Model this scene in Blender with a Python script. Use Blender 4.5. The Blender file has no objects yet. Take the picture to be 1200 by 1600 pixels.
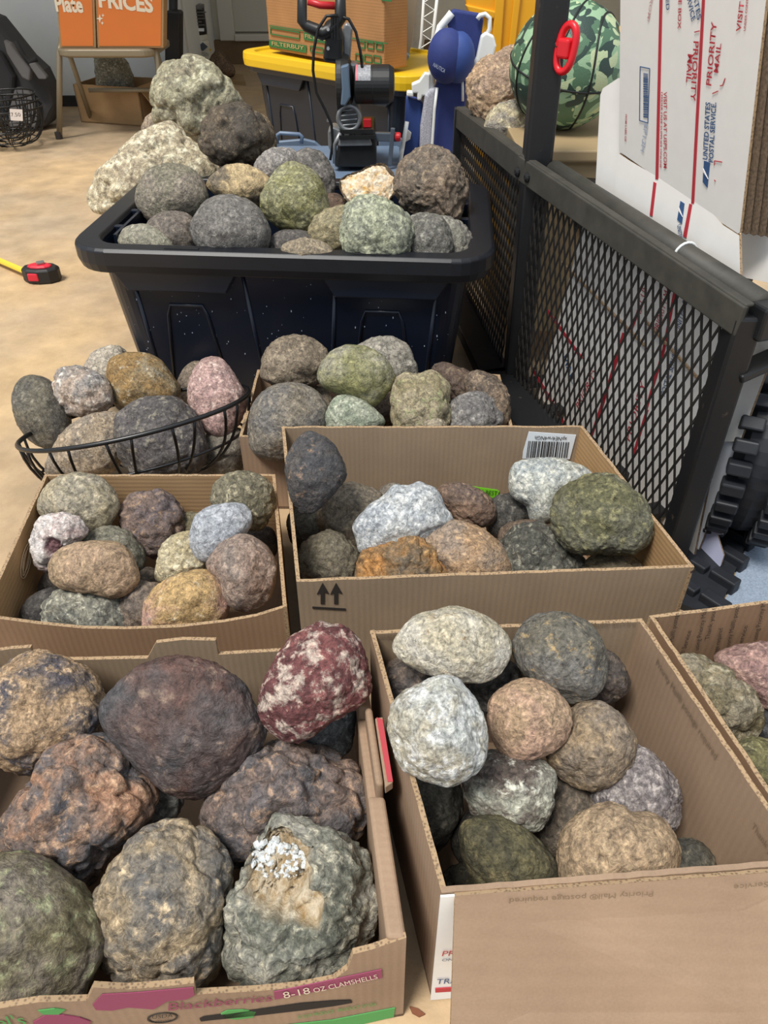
import bpy, bmesh, math, random
import numpy as np
from mathutils import Vector, Matrix, Euler

# ------------------------------------------------------------------ camera, light, exposure
SC = bpy.context.scene
COL = SC.collection
CAM_H, PITCH, FPX = 0.87, math.radians(38.5), 1200.0
cam = bpy.data.cameras.new('camera'); camo = bpy.data.objects.new('camera', cam); COL.objects.link(camo)
camo.location = (0, 0, CAM_H); camo.rotation_euler = (math.pi/2-PITCH, 0, 0)
cam.sensor_fit = 'VERTICAL'; cam.sensor_height = 24.0; cam.lens = 24.0*FPX/1600.0; cam.clip_start = .02
SC.camera = camo
SC.view_settings.view_transform = 'Standard'
try: SC.view_settings.look = 'None'
except Exception: pass
SC.view_settings.exposure = 0.22; SC.view_settings.gamma = 1.0; SC.view_settings.use_curve_mapping = False
W = bpy.data.worlds.new('sky'); SC.world = W; W.use_nodes = True
wn = W.node_tree; bg = wn.nodes['Background']
bg.inputs[0].default_value = (.80, .89, 1.0, 1); bg.inputs[1].default_value = .66
sun = bpy.data.lights.new('sun', 'SUN'); sun.energy = 3.6; sun.angle = math.radians(18); sun.color = (1, .955, .89)
suno = bpy.data.objects.new('sun', sun); COL.objects.link(suno)
suno.rotation_euler = Vector((.34, .36, -1.0)).to_track_quat('-Z', 'Y').to_euler()

# ------------------------------------------------------------------ pixel helpers (1200 x 1600 frame)
cP, sP = math.cos(PITCH), math.sin(PITCH)
O = Vector((0, 0, CAM_H))
CR, CU, CB = Vector((1, 0, 0)), Vector((0, sP, cP)), Vector((0, -cP, sP))
def ray(px, py):
    u = (px-600)/FPX; v = (800-py)/FPX
    return Vector((u, cP+v*sP, -sP+v*cP))
def at(px, py, h):
    d = ray(px, py); return O+d*((h-CAM_H)/d.z)
def atY(px, py, Y):
    d = ray(px, py); return O+d*(Y/d.y)
def pix(p):
    q = Vector(p)-O; z = -q.dot(CB); return (600+FPX*q.dot(CR)/z, 800-FPX*q.dot(CU)/z, z)
class Plane:
    def __init__(s, a, b, c):
        s.o = Vector(a); s.n = (Vector(b)-s.o).cross(Vector(c)-s.o).normalized()
        if s.n.dot(O-s.o) < 0: s.n = -s.n
    def hit(s, px, py):
        d = ray(px, py); return O+d*((s.o-O).dot(s.n)/d.dot(s.n))

# ------------------------------------------------------------------ colours and materials
def lin(c):
    c = c/255.0
    return c/12.92 if c <= .04045 else ((c+.055)/1.055)**2.4
def hexc(h):
    if not isinstance(h, str): return tuple(lin(v) for v in h)+(1,)
    return tuple(lin(int(h[i:i+2], 16)) for i in (0, 2, 4))+(1,)
MC = {}
def nmat(name):
    m = bpy.data.materials.new(name); m.use_nodes = True
    nt = m.node_tree; b = nt.nodes['Principled BSDF']
    return m, nt, b
def simple(name, col, rough=.5, metal=0, noise=0.0, nscale=60, bump=0.0, spec=.5, col2=None, c2at=.6, trans=0):
    if name in MC: return MC[name]
    m, nt, b = nmat(name); L = nt.links
    b.inputs['Base Color'].default_value = hexc(col); b.inputs['Roughness'].default_value = rough
    b.inputs['Metallic'].default_value = metal; b.inputs['Specular IOR Level'].default_value = spec
    if noise or bump or col2:
        tc = nt.nodes.new('ShaderNodeTexCoord'); n = nt.nodes.new('ShaderNodeTexNoise')
        n.inputs['Scale'].default_value = nscale; n.inputs['Detail'].default_value = 6; n.inputs['Roughness'].default_value = .6
        L.new(tc.outputs['Object'], n.inputs['Vector'])
        if noise or col2:
            r = nt.nodes.new('ShaderNodeValToRGB'); c = hexc(col)
            if col2:
                r.color_ramp.elements[0].position = c2at-.05; r.color_ramp.elements[1].position = c2at+.05
                r.color_ramp.elements[0].color = c; r.color_ramp.elements[1].color = hexc(col2)
            else:
                r.color_ramp.elements[0].position = .3; r.color_ramp.elements[1].position = .7
                r.color_ramp.elements[0].color = tuple(v*(1-noise) for v in c[:3])+(1,)
                r.color_ramp.elements[1].color = tuple(min(1, v*(1+noise)) for v in c[:3])+(1,)
            L.new(n.outputs['Fac'], r.inputs[0]); L.new(r.outputs[0], b.inputs['Base Color'])
        if bump:
            bp = nt.nodes.new('ShaderNodeBump'); bp.inputs['Strength'].default_value = bump; bp.inputs['Distance'].default_value = .002
            L.new(n.outputs['Fac'], bp.inputs['Height']); L.new(bp.outputs[0], b.inputs['Normal'])
    MC[name] = m; return m

def card_mat(name, col, dark=.12, flute='X'):
    if name in MC: return MC[name]
    m, nt, b = nmat(name); L = nt.links; N = nt.nodes.new
    b.inputs['Roughness'].default_value = .82; b.inputs['Specular IOR Level'].default_value = .25
    tc = N('ShaderNodeTexCoord')
    n1 = N('ShaderNodeTexNoise'); n1.inputs['Scale'].default_value = 9; n1.inputs['Detail'].default_value = 5
    n2 = N('ShaderNodeTexNoise'); n2.inputs['Scale'].default_value = 420; n2.inputs['Detail'].default_value = 3
    L.new(tc.outputs['Object'], n1.inputs['Vector']); L.new(tc.outputs['Object'], n2.inputs['Vector'])
    mx = N('ShaderNodeMath'); mx.operation = 'ADD'; L.new(n1.outputs['Fac'], mx.inputs[0])
    sc = N('ShaderNodeMath'); sc.operation = 'MULTIPLY'; sc.inputs[1].default_value = .45; L.new(n2.outputs['Fac'], sc.inputs[0]); L.new(sc.outputs[0], mx.inputs[1])
    r = N('ShaderNodeValToRGB'); c = hexc(col)
    r.color_ramp.elements[0].position = .5; r.color_ramp.elements[1].position = .95
    r.color_ramp.elements[0].color = tuple(v*(1-dark) for v in c[:3])+(1,); r.color_ramp.elements[1].color = tuple(v*(1+dark) for v in c[:3])+(1,)
    L.new(mx.outputs[0], r.inputs[0]); L.new(r.outputs[0], b.inputs['Base Color'])
    w = N('ShaderNodeTexWave'); w.wave_type = 'BANDS'; w.bands_direction = flute
    w.inputs['Scale'].default_value = 40; w.inputs['Distortion'].default_value = .6; w.inputs['Detail'].default_value = 1
    L.new(tc.outputs['Object'], w.inputs['Vector'])
    bp = N('ShaderNodeBump'); bp.inputs['Strength'].default_value = .16; bp.inputs['Distance'].default_value = .0012
    L.new(w.outputs['Fac'], bp.inputs['Height'])
    bp2 = N('ShaderNodeBump'); bp2.inputs['Strength'].default_value = .25; bp2.inputs['Distance'].default_value = .0018
    L.new(n1.outputs['Fac'], bp2.inputs['Height']); L.new(bp.outputs[0], bp2.inputs['Normal']); L.new(bp2.outputs[0], b.inputs['Normal'])
    MC[name] = m; return m

def edge_mat():
    if 'card_edge' in MC: return MC['card_edge']
    m, nt, b = nmat('card_edge'); L = nt.links; N = nt.nodes.new
    tc = N('ShaderNodeTexCoord'); v = N('ShaderNodeTexVoronoi'); v.inputs['Scale'].default_value = 330
    L.new(tc.outputs['Object'], v.inputs['Vector'])
    r = N('ShaderNodeValToRGB'); r.color_ramp.elements[0].color = hexc('75604a'); r.color_ramp.elements[1].color = hexc('a58b6b')
    r.color_ramp.elements[0].position = .2; r.color_ramp.elements[1].position = .55
    L.new(v.outputs['Distance'], r.inputs[0]); L.new(r.outputs[0], b.inputs['Base Color']); b.inputs['Roughness'].default_value = .9
    MC['card_edge'] = m; return m

def soften(c):
    g = .3*c[0]+.55*c[1]+.15*c[2]; return tuple(min(1, (g+(v-g)*.85)*1.02) for v in c[:3])+(1,)
def rock_mat(c1, c2, c3, seed, sc=1.0, cav=None, thr=.5, spk=.56, rough=.62):
    m, nt, b = nmat('rock_surface'); L = nt.links; N = nt.nodes.new
    tc = N('ShaderNodeTexCoord'); mp = N('ShaderNodeMapping')
    rr = random.Random(seed); mp.inputs['Location'].default_value = tuple(rr.uniform(-9, 9) for _ in range(3))
    mp.inputs['Rotation'].default_value = tuple(rr.uniform(0, 3) for _ in range(3))
    L.new(tc.outputs['Object'], mp.inputs['Vector'])
    def noise(s, d, ro=.6, dist=0):
        n = N('ShaderNodeTexNoise'); n.inputs['Scale'].default_value = s; n.inputs['Detail'].default_value = d
        n.inputs['Roughness'].default_value = ro; n.inputs['Distortion'].default_value = dist
        L.new(mp.outputs[0], n.inputs['Vector']); return n
    def ramp(src, stops):
        r = N('ShaderNodeValToRGB'); cr = r.color_ramp
        while len(cr.elements) < len(stops): cr.elements.new(.5)
        for e, (p, c) in zip(cr.elements, stops): e.position = p; e.color = c
        L.new(src, r.inputs[0]); return r
    def mix(f, a, bb, mode='MIX'):
        x = N('ShaderNodeMix'); x.data_type = 'RGBA'; x.blend_type = mode
        if isinstance(f, float): x.inputs['Factor'].default_value = f
        else: L.new(f, x.inputs['Factor'])
        for s, v in (('A', a), ('B', bb)):
            t = [i for i in x.inputs if i.name == s and i.type == 'RGBA'][0]
            if isinstance(v, tuple): t.default_value = v
            else: L.new(v, t)
        return [o for o in x.outputs if o.type == 'RGBA'][0]
    C1, C2, C3 = (soften(hexc(q)) for q in (c1, c2, c3))
    n1 = noise(15*sc, 8, .62, .5); n2 = noise(70*sc, 8, .7, .3); n3 = noise(330, 5, .6)
    base = ramp(n1.outputs['Fac'], [(thr-.09, C1), (thr, tuple((C1[i]*C2[i])**.5 for i in range(3))+(1,)), (thr+.09, C2)])
    sp = ramp(n2.outputs['Fac'], [(spk-.03, (0, 0, 0, 1)), (spk+.07, (.9, .9, .9, 1))])
    c = mix(sp.outputs[0], base.outputs[0], C3)
    n4 = noise(140*sc, 6, .7, .6)
    k = ramp(n4.outputs['Fac'], [(.32, (.36, .36, .37, 1)), (.5, (.95, .95, .95, 1)), (.68, (1.6, 1.56, 1.5, 1))])
    c = mix(1.0, c, k.outputs[0], 'MULTIPLY')
    k2 = ramp(n3.outputs['Fac'], [(.32, (.72, .72, .72, 1)), (.68, (1.25, 1.25, 1.25, 1))])
    c = mix(1.0, c, k2.outputs[0], 'MULTIPLY')
    if cav:
        a = N('ShaderNodeAttribute'); a.attribute_name = 'cavity'
        cc = ramp(n2.outputs['Fac'], [(.35, hexc(cav[0])), (.6, hexc(cav[1]))])
        c = mix(a.outputs['Fac'], c, cc.outputs[0])
    L.new(c, b.inputs['Base Color'])
    b.inputs['Roughness'].default_value = rough; b.inputs['Specular IOR Level'].default_value = .4
    ad = N('ShaderNodeMath'); ad.operation = 'ADD'; L.new(n4.outputs['Fac'], ad.inputs[0])
    ms = N('ShaderNodeMath'); ms.operation = 'MULTIPLY'; ms.inputs[1].default_value = .35; L.new(n3.outputs['Fac'], ms.inputs[0]); L.new(ms.outputs[0], ad.inputs[1])
    bp = N('ShaderNodeBump'); bp.inputs['Strength'].default_value = .85; bp.inputs['Distance'].default_value = .0045
    L.new(ad.outputs[0], bp.inputs['Height']); L.new(bp.outputs[0], b.inputs['Normal'])
    return m

# ------------------------------------------------------------------ objects
def tag(o, label=None, cat=None, group=None, kind=None):
    if label: o['label'] = label
    if cat: o['category'] = cat
    if group: o['group'] = group
    if kind: o['kind'] = kind
    return o
def empty(name, loc, label, cat, group=None):
    e = bpy.data.objects.new(name, None); COL.objects.link(e); e.location = loc; e.empty_display_size = .02
    return tag(e, label, cat, group)
def link(name, me, mats, parent=None, smooth=False):
    o = bpy.data.objects.new(name, me); COL.objects.link(o)
    for m in (mats if isinstance(mats, (list, tuple)) else [mats]): me.materials.append(m)
    if smooth: me.polygons.foreach_set('use_smooth', [True]*len(me.polygons))
    if parent is not None:
        o.parent = parent; w = Matrix.Translation(parent_world(parent)); o.matrix_parent_inverse = w.inverted()
    return o
def parent_world(p):
    v = Vector(p.location)
    return v if p.parent is None else v
class MB:
    """collects shapes in world coordinates, builds ONE mesh object"""
    def __init__(s): s.v = []; s.f = []; s.mi = []
    def add(s, vs, fs, mi=0):
        n = len(s.v); s.v += [tuple(v) for v in vs]; s.f += [tuple(i+n for i in f) for f in fs]
        s.mi += (mi if isinstance(mi, list) else [mi]*len(fs)); return s
    def prism(s, pts, off, mi=0, emi=None):
        n = len(pts); off = Vector(off); a = [Vector(p) for p in pts]; b = [p+off for p in a]
        fs = [tuple(range(n)), tuple(range(2*n-1, n-1, -1))]+[(i, i+n, (i+1) % n+n, (i+1) % n) for i in range(n)]
        e = mi if emi is None else emi
        return s.add(a+b, fs, [mi, mi]+[e]*n)
    def box(s, c, size, rz=0, rot=None, mi=0):
        c = Vector(c); R = rot if rot is not None else Matrix.Rotation(rz, 3, 'Z')
        vs = [c+R @ Vector((x*size[0]/2, y*size[1]/2, z*size[2]/2)) for x in (-1, 1) for y in (-1, 1) for z in (-1, 1)]
        return s.add(vs, [(0, 1, 3, 2), (4, 6, 7, 5), (0, 4, 5, 1), (2, 3, 7, 6), (0, 2, 6, 4), (1, 5, 7, 3)], mi)
    def bar(s, a, b, w, t=None, up=(0, 0, 1), mi=0):
        a, b = Vector(a), Vector(b); d = (b-a); L = d.length; d.normalize(); t = t or w
        u = Vector(up); x = d.cross(u)
        if x.length < 1e-4: x = d.cross(Vector((1, 0, 0)))
        x.normalize(); y = x.cross(d)
        R = Matrix((x, d, y)).transposed(); return s.box((a+b)/2, (w, L, t), rot=R, mi=mi)
    def tube(s, pts, r, n=10, closed=False, mi=0, caps=True):
        pts = [Vector(p) for p in pts]; m = len(pts); rings = []; prev = None
        rs = r if isinstance(r, (list, tuple)) else [r]*m
        for i, p in enumerate(pts):
            a = pts[i-1] if (i > 0 or closed) else p; b = pts[(i+1) % m] if (i < m-1 or closed) else p
            d = (b-a).normalized()
            if prev is None:
                x = d.cross(Vector((0, 0, 1)))
                if x.length < .05: x = d.cross(Vector((1, 0, 0)))
            else: x = prev-d*prev.dot(d)
            x.normalize(); prev = x; y = d.cross(x)
            rings.append([p+(x*math.cos(2*math.pi*k/n)+y*math.sin(2*math.pi*k/n))*rs[i] for k in range(n)])
        vs = [v for q in rings for v in q]; fs = []
        for i in range(m if closed else m-1):
            j = (i+1) % m
            for k in range(n): fs.append((i*n+k, i*n+(k+1) % n, j*n+(k+1) % n, j*n+k))
        if not closed and caps: fs += [tuple(range(n-1, -1, -1)), tuple((m-1)*n+k for k in range(n))]
        return s.add(vs, fs, mi)
    def loft(s, rings, cap0=True, cap1=True, mi=0):
        n = len(rings[0]); vs = [v for q in rings for v in q]; fs = []
        for i in range(len(rings)-1):
            for k in range(n): fs.append((i*n+k, i*n+(k+1) % n, (i+1)*n+(k+1) % n, (i+1)*n+k))
        if cap0: fs.append(tuple(range(n-1, -1, -1)))
        if cap1: fs.append(tuple((len(rings)-1)*n+k for k in range(n)))
        return s.add(vs, fs, mi)
    def lathe(s, c, prof, n=28, mi=0, axis=None):
        c = Vector(c); R = Matrix.Identity(3) if axis is None else Vector(axis).to_track_quat('Z', 'Y').to_matrix()
        return s.loft([[c+R @ Vector((r*math.cos(2*math.pi*k/n), r*math.sin(2*math.pi*k/n), z)) for k in range(n)] for r, z in prof], mi=mi)
    def ball(s, c, r, seg=20, mi=0):
        r = r if isinstance(r, (list, tuple)) else (r, r, r); rings = []
        for i in range(1, seg//2):
            a = math.pi*i/(seg//2); rings.append([Vector(c)+Vector((r[0]*math.sin(a)*math.cos(2*math.pi*k/seg), r[1]*math.sin(a)*math.sin(2*math.pi*k/seg), -r[2]*math.cos(a))) for k in range(seg)])
        return s.loft(rings, mi=mi)
    def build(s, name, mats, parent=None, smooth=False, bevel=0, bseg=2, recenter=True, subsurf=0):
        me = bpy.data.meshes.new(name)
        c = Vector((0, 0, 0))
        if parent is None and recenter and s.v:
            a = np.array(s.v); c = Vector(((a[:, 0].min()+a[:, 0].max())/2, (a[:, 1].min()+a[:, 1].max())/2, a[:, 2].min()))
        me.from_pydata([tuple(Vector(v)-c) for v in s.v], [], s.f); me.update()
        bm = bmesh.new(); bm.from_mesh(me); bmesh.ops.recalc_face_normals(bm, faces=bm.faces); bm.to_mesh(me); bm.free()
        o = link(name, me, mats, parent, smooth)
        if len(s.mi) == len(me.polygons): me.polygons.foreach_set('material_index', s.mi)
        o.location = c if parent is None else o.location
        if bevel:
            m = o.modifiers.new('bevel', 'BEVEL'); m.width = bevel; m.segments = bseg; m.limit_method = 'ANGLE'; m.angle_limit = math.radians(40)
        if subsurf:
            m = o.modifiers.new('sub', 'SUBSURF'); m.levels = subsurf; m.render_levels = subsurf
        return o
def rrect(w, d, r, z, n=7, c=(0, 0), rz=0):
    out = []
    for qx, qy, a0 in ((1, 1, 0), (-1, 1, 90), (-1, -1, 180), (1, -1, 270)):
        for k in range(n+1):
            a = math.radians(a0+90*k/n); x = qx*(w/2-r)+r*math.cos(a); y = qy*(d/2-r)+r*math.sin(a)
            out.append(Vector((c[0]+x*math.cos(rz)-y*math.sin(rz), c[1]+x*math.sin(rz)+y*math.cos(rz), z)))
    return out
def decal(poly, plane, mat, name, parent, off=.0012, th=.0008):
    pts = [plane.hit(*p)+plane.n*off for p in poly]
    return MB().prism(pts, -plane.n*th).build(name, mat, parent)
def text(s, plane, a, b, hpx, mat, name, parent, off=.0012, spacing=1.0, bold=0.0):
    cu = bpy.data.curves.new('t', 'FONT'); cu.body = s; cu.extrude = 0; cu.resolution_u = 3; cu.space_character = spacing; cu.offset = bold
    to = bpy.data.objects.new('t', cu); COL.objects.link(to)
    dg = bpy.context.evaluated_depsgraph_get(); me = bpy.data.meshes.new_from_object(to.evaluated_get(dg))
    bpy.data.objects.remove(to); bpy.data.curves.remove(cu)
    A, B = plane.hit(*a), plane.hit(*b); X = B-A; Lx = X.length; X.normalize(); Y = plane.n.cross(X)
    dx, dy = b[0]-a[0], b[1]-a[1]; l = math.hypot(dx, dy)
    U = plane.hit(a[0]+dy/l*hpx, a[1]-dx/l*hpx)-A; hh = abs(U.dot(Y))
    n = len(me.vertices); co = np.zeros(n*3); me.vertices.foreach_get('co', co); co = co.reshape(-1, 3)
    x0, x1 = co[:, 0].min(), co[:, 0].max(); sx = Lx/(x1-x0); sy = hh/.70
    k = np.array(X)[None]*((co[:, 0]-x0)*sx)[:, None]+np.array(Y)[None]*(co[:, 1]*sy)[:, None]+np.array(A+plane.n*off)[None]
    me.vertices.foreach_set('co', k.ravel()); me.update(); me.name = name
    return link(name, me, mat, parent)

# ------------------------------------------------------------------ numpy noise and the rock builder
_r = np.random.RandomState(5); PERM = np.concatenate([_r.permutation(256)]*3); G = _r.normal(size=(256, 3)); G /= np.linalg.norm(G, axis=1)[:, None]
def pn(p):
    i = np.floor(p).astype(int); f = p-i; u = f*f*f*(f*(f*6-15)+10); i &= 255; res = 0
    for dx in (0, 1):
        for dy in (0, 1):
            for dz in (0, 1):
                h = PERM[PERM[PERM[(i[:, 0]+dx) & 255]+((i[:, 1]+dy) & 255)]+((i[:, 2]+dz) & 255)]
                g = (G[h]*(f-np.array([dx, dy, dz]))).sum(1)
                w = (u[:, 0] if dx else 1-u[:, 0])*(u[:, 1] if dy else 1-u[:, 1])*(u[:, 2] if dz else 1-u[:, 2])
                res = res+w*g
    return res
def fbm(p, o=4, g=.5):
    r = 0; a = 1
    for k in range(o): r = r+a*pn(p*2**k+k*7.3); a *= g
    return r
def ridged(p, o=4):
    r = 0; a = 1
    for k in range(o): r = r+a*(1-2.6*np.abs(pn(p*2**k+k*5.1))); a *= .5
    return r/1.6-.6
ICO = {}
def ico(sub):
    if sub not in ICO:
        bm = bmesh.new(); bmesh.ops.create_icosphere(bm, subdivisions=sub, radius=1)
        v = np.array([x.co[:] for x in bm.verts]); f = np.array([[q.index for q in x.verts] for x in bm.faces]); bm.free(); ICO[sub] = (v, f)
    return ICO[sub]
def outline(poly, n=180, smooth=1.8):
    P = np.array(poly, float); x, y = P[:, 0], P[:, 1]; x2, y2 = np.roll(x, -1), np.roll(y, -1)
    a = x*y2-x2*y; A = a.sum()/2; cx = ((x+x2)*a).sum()/(6*A); cy = ((y+y2)*a).sum()/(6*A)
    # Catmull-Rom densify then radial function
    pts = []
    m = len(P)
    for i in range(m):
        p0, p1, p2, p3 = P[i-1], P[i], P[(i+1) % m], P[(i+2) % m]
        for t in np.linspace(0, 1, 12, endpoint=False):
            pts.append(.5*((2*p1)+(-p0+p2)*t+(2*p0-5*p1+4*p2-p3)*t*t+(-p0+3*p1-3*p2+p3)*t**3))
    q = np.array(pts)-[cx, cy]; th = np.arctan2(-q[:, 1], q[:, 0]); rr = np.hypot(q[:, 0], q[:, 1]); o = np.argsort(th); th, rr = th[o], rr[o]
    g = np.linspace(-np.pi, np.pi, n, endpoint=False)
    R = np.interp(g, np.concatenate([th-2*np.pi, th, th+2*np.pi]), np.concatenate([rr]*3))
    k = np.exp(-.5*(np.arange(-12, 13)/smooth)**2); k /= k.sum()
    R = np.convolve(np.concatenate([R[-12:], R, R[:12]]), k, 'valid')
    return cx, cy, g, R
STY = {'pebble': (.07, 16, .035, .030, 2.2, .020, 9), 'worn': (.07, 60, .04, .030, 2.6, .018, 7),   # lump, knob count, knob amp, ridge amp, ridge scale, fine amp, facets
    'smooth': (.06, 0, 0, .020, 3, .022, 7), 'rough': (.08, 40, .05, .050, 3, .034, 10), 'knob': (.07, 90, .13, .022, 4, .022, 5),
    'knobs': (.06, 170, .080, .022, 4, .022, 7), 'knobb': (.07, 40, .16, .030, 4, .026, 4), 'craggy': (.12, 24, .10, .11, 2.6, .045, 14),
    'facet': (.05, 0, 0, .040, 3, .028, 26), 'fine': (.06, 300, .050, .022, 5, .020, 8)}
SEED = [100]
def rock(label, poly, hc, cols, style='rough', group=None, dz=.82, name='rock', carve=None, cav=None, sub=None, sc=1.0, thr=.5, spk=.56, rough=.62, amp=1.0, facet=None):
    SEED[0] += 1; seed = SEED[0]; rs = np.random.RandomState(seed)
    cx, cy, g, R = outline(poly); C = at(cx, cy, hc); z = pix(C)[2]; s = z/FPX; rm = R.mean()*s
    if sub is None: sub = 6 if R.mean() > 62 else 5
    v, f = ico(sub); n = v.copy()
    lump, K, ka, ra, rsc, fa, nf = STY[style]
    if facet is not None: nf = facet
    th = np.arctan2(n[:, 1], n[:, 0]); rho = np.hypot(n[:, 0], n[:, 1])
    rt = np.interp(th, np.concatenate([g, [np.pi]]), np.concatenate([R, [R[0]]]))*s
    rt = rm*(1-rho)+rt*rho
    p = np.stack([n[:, 0]*rt, n[:, 1]*rt, n[:, 2]*rm*dz], 1)/rm
    o = rs.uniform(-50, 50, 3)
    d = lump*fbm(n*1.6+o, 2)*1.6
    # keep the drawn outline: the low lumps act on the front and back more than on the silhouette
    d = d*(1-.6*rho)
    q = n+.18*np.stack([fbm(n*3+o+11, 2), fbm(n*3+o+23, 2), fbm(n*3+o+37, 2)], 1); q /= np.linalg.norm(q, axis=1)[:, None]
    if K:
        i = np.arange(K)+.5; ph = np.arccos(1-2*i/K); t2 = np.pi*(1+5**.5)*i
        c = np.stack([np.cos(t2)*np.sin(ph), np.sin(t2)*np.sin(ph), np.cos(ph)], 1)+rs.normal(size=(K, 3))*.55/K**.5
        c /= np.linalg.norm(c, axis=1)[:, None]; a = 2.15/K**.5*rs.uniform(.7, 1.25, K)
        ang = np.arccos(np.clip(q @ c.T, -1, 1))/a[None]
        hgt = np.sqrt(np.clip(1-ang**2, 0, 1))*(a/a.mean())[None]
        d = d+ka*(hgt.max(1)-.55)
    d = d+ra*ridged(q*rsc+o+3, 4)+fa*(fbm(n*9+o, 4)-.5*np.abs(fbm(n*17+o, 2)))
    if nf:
        for _ in range(nf):
            u = rs.normal(size=3); u /= np.linalg.norm(u); u[2] *= 1.3 if abs(u[2]) > .3 else 1; u /= np.linalg.norm(u)
            h = p @ u; lim = np.percentile(h, 100)*rs.uniform(.84, .97)
            over = np.clip(h-lim, 0, None); w = 1-.75*rho*(abs(u[2]) < .55)
            p = p-(over*.85*w)[:, None]*u[None]
    p = p+n*(d*amp)[:, None]
    cavv = np.zeros(len(n))
    if carve:
        for (px, py, rp, dep) in carve:
            ex, ey = (px-cx)*s/rm, -(py-cy)*s/rm
            dist = np.hypot(p[:, 0]-ex, p[:, 1]-ey)/(rp*s/rm)*(1+.35*fbm(n*5+o, 3))
            w = np.clip(1.15-dist, 0, 1)*(n[:, 2] > 0); w = np.clip(w*2.2, 0, 1); w = w*w*(3-2*w)
            p[:, 2] -= w*dep*(1+.5*fbm(n*22+o, 2)); cavv = np.maximum(cavv, np.clip(w*1.6, 0, 1))
    p = p*rm
    B = np.array([CR[:], CU[:], CB[:]]); wv = p @ B
    me = bpy.data.meshes.new(name); me.vertices.add(len(wv)); me.vertices.foreach_set('co', wv.ravel())
    me.loops.add(len(f)*3); me.loops.foreach_set('vertex_index', f.ravel().astype(np.int32))
    me.polygons.add(len(f)); me.polygons.foreach_set('loop_start', np.arange(0, len(f)*3, 3, dtype=np.int32))
    me.update(calc_edges=True); me.polygons.foreach_set('use_smooth', [True]*len(f))
    if carve:
        at_ = me.attributes.new('cavity', 'FLOAT', 'POINT'); at_.data.foreach_set('value', cavv.astype(np.float32))
    ob = bpy.data.objects.new(name, me); COL.objects.link(ob); ob.location = C
    me.materials.append(rock_mat(*cols, seed, sc, cav, thr, spk, rough))
    tag(ob, label, 'rock' if name == 'rock' else 'geode', group)
    ob['rm'] = rm; del ob['rm']
    return ob
def crystals(parent, px, py, rp, mat, count=40, size=.006, name='crystal_cluster', flat=1.0, inner=0.0):
    from mathutils.bvhtree import BVHTree
    me = parent.data; loc = Vector(parent.location)
    bv = BVHTree.FromPolygons([v.co+loc for v in me.vertices], [tuple(p.vertices) for p in me.polygons]); m = MB(); rr = random.Random(int(px+py))
    for _ in range(count):
        a = rr.uniform(0, 6.28); q = rp*rr.uniform(inner, 1)**.5
        hit = bv.ray_cast(O, ray(px+q*math.cos(a), py+q*math.sin(a)*flat).normalized())
        if hit[0] is None: continue
        c = hit[0]; ax = (hit[1]*.8+CB*.5+CR*rr.uniform(-.7, .7)+CU*rr.uniform(-.7, .7)).normalized(); s = size*rr.uniform(.4, 1.3)
        m.lathe(c-ax*s, [(s*.55, 0), (s*.6, s*.9), (s*.05, s*1.6)], 6, axis=ax)
    return m.build(name, mat, parent)
# ------------------------------------------------------------------ the garage
def struct(name, mb, m, **k):
    o = mb.build(name, m, **k); o['kind'] = 'structure'; return o
def floor_surface():
    m, nt, b = nmat('concrete_floor'); L = nt.links; N = nt.nodes.new
    tc = N('ShaderNodeTexCoord')
    def nz(s, d, r=.6):
        n = N('ShaderNodeTexNoise'); n.inputs['Scale'].default_value = s; n.inputs['Detail'].default_value = d; n.inputs['Roughness'].default_value = r
        L.new(tc.outputs['Object'], n.inputs['Vector']); return n
    n1, n2, n3 = nz(1.6, 8, .65), nz(9, 8, .65), nz(120, 4)
    r = N('ShaderNodeValToRGB'); cr = r.color_ramp; cr.elements.new(.5)
    for e, (p, c) in zip(cr.elements, ((.36, 'c9ad84'), (.52, 'b9a283'), (.66, 'b3a086'))): e.position = p; e.color = hexc(c)
    L.new(n1.outputs['Fac'], r.inputs[0])
    r2 = N('ShaderNodeValToRGB'); r2.color_ramp.elements[0].position = .35; r2.color_ramp.elements[1].position = .7
    r2.color_ramp.elements[0].color = (.78, .76, .74, 1); r2.color_ramp.elements[1].color = (1.12, 1.1, 1.08, 1); L.new(n2.outputs['Fac'], r2.inputs[0])
    mx = N('ShaderNodeMix'); mx.data_type = 'RGBA'; mx.blend_type = 'MULTIPLY'; mx.inputs['Factor'].default_value = 1
    L.new(r.outputs[0], mx.inputs[6]); L.new(r2.outputs[0], mx.inputs[7]); L.new(mx.outputs[2], b.inputs['Base Color'])
    bp = N('ShaderNodeBump'); bp.inputs['Strength'].default_value = .3; bp.inputs['Distance'].default_value = .002
    L.new(n3.outputs['Fac'], bp.inputs['Height']); L.new(bp.outputs[0], b.inputs['Normal'])
    r3 = N('ShaderNodeValToRGB'); r3.color_ramp.elements[0].color = (.42, .42, .42, 1); r3.color_ramp.elements[1].color = (.7, .7, .7, 1); L.new(n2.outputs['Fac'], r3.inputs[0]); L.new(r3.outputs[0], b.inputs['Roughness'])
    return m
wall_white = simple('wall_paint', 'e2e5e2', .6, noise=.04, nscale=3)
wall_cream = simple('wall_cream', 'dcd4c0', .7, noise=.04, nscale=3)
struct('floor', MB().box((-.6, 2.4, -.05), (5.6, 8.2, .1)), floor_surface())
struct('wall_back', MB().box((-.6, 6.15, 1.25), (5.4, .2, 2.5)), wall_cream)
struct('wall_left', MB().box((-3.35, 4.6, 1.25), (.1, 3.1, 2.5)), wall_cream)
struct('wall_right', MB().box((1.95, 4.6, 1.25), (.1, 3.1, 2.5)), wall_cream)
struct('ceiling', MB().box((-.7, 4.65, 2.55), (5.4, 3.1, .1)), wall_white)
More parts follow.
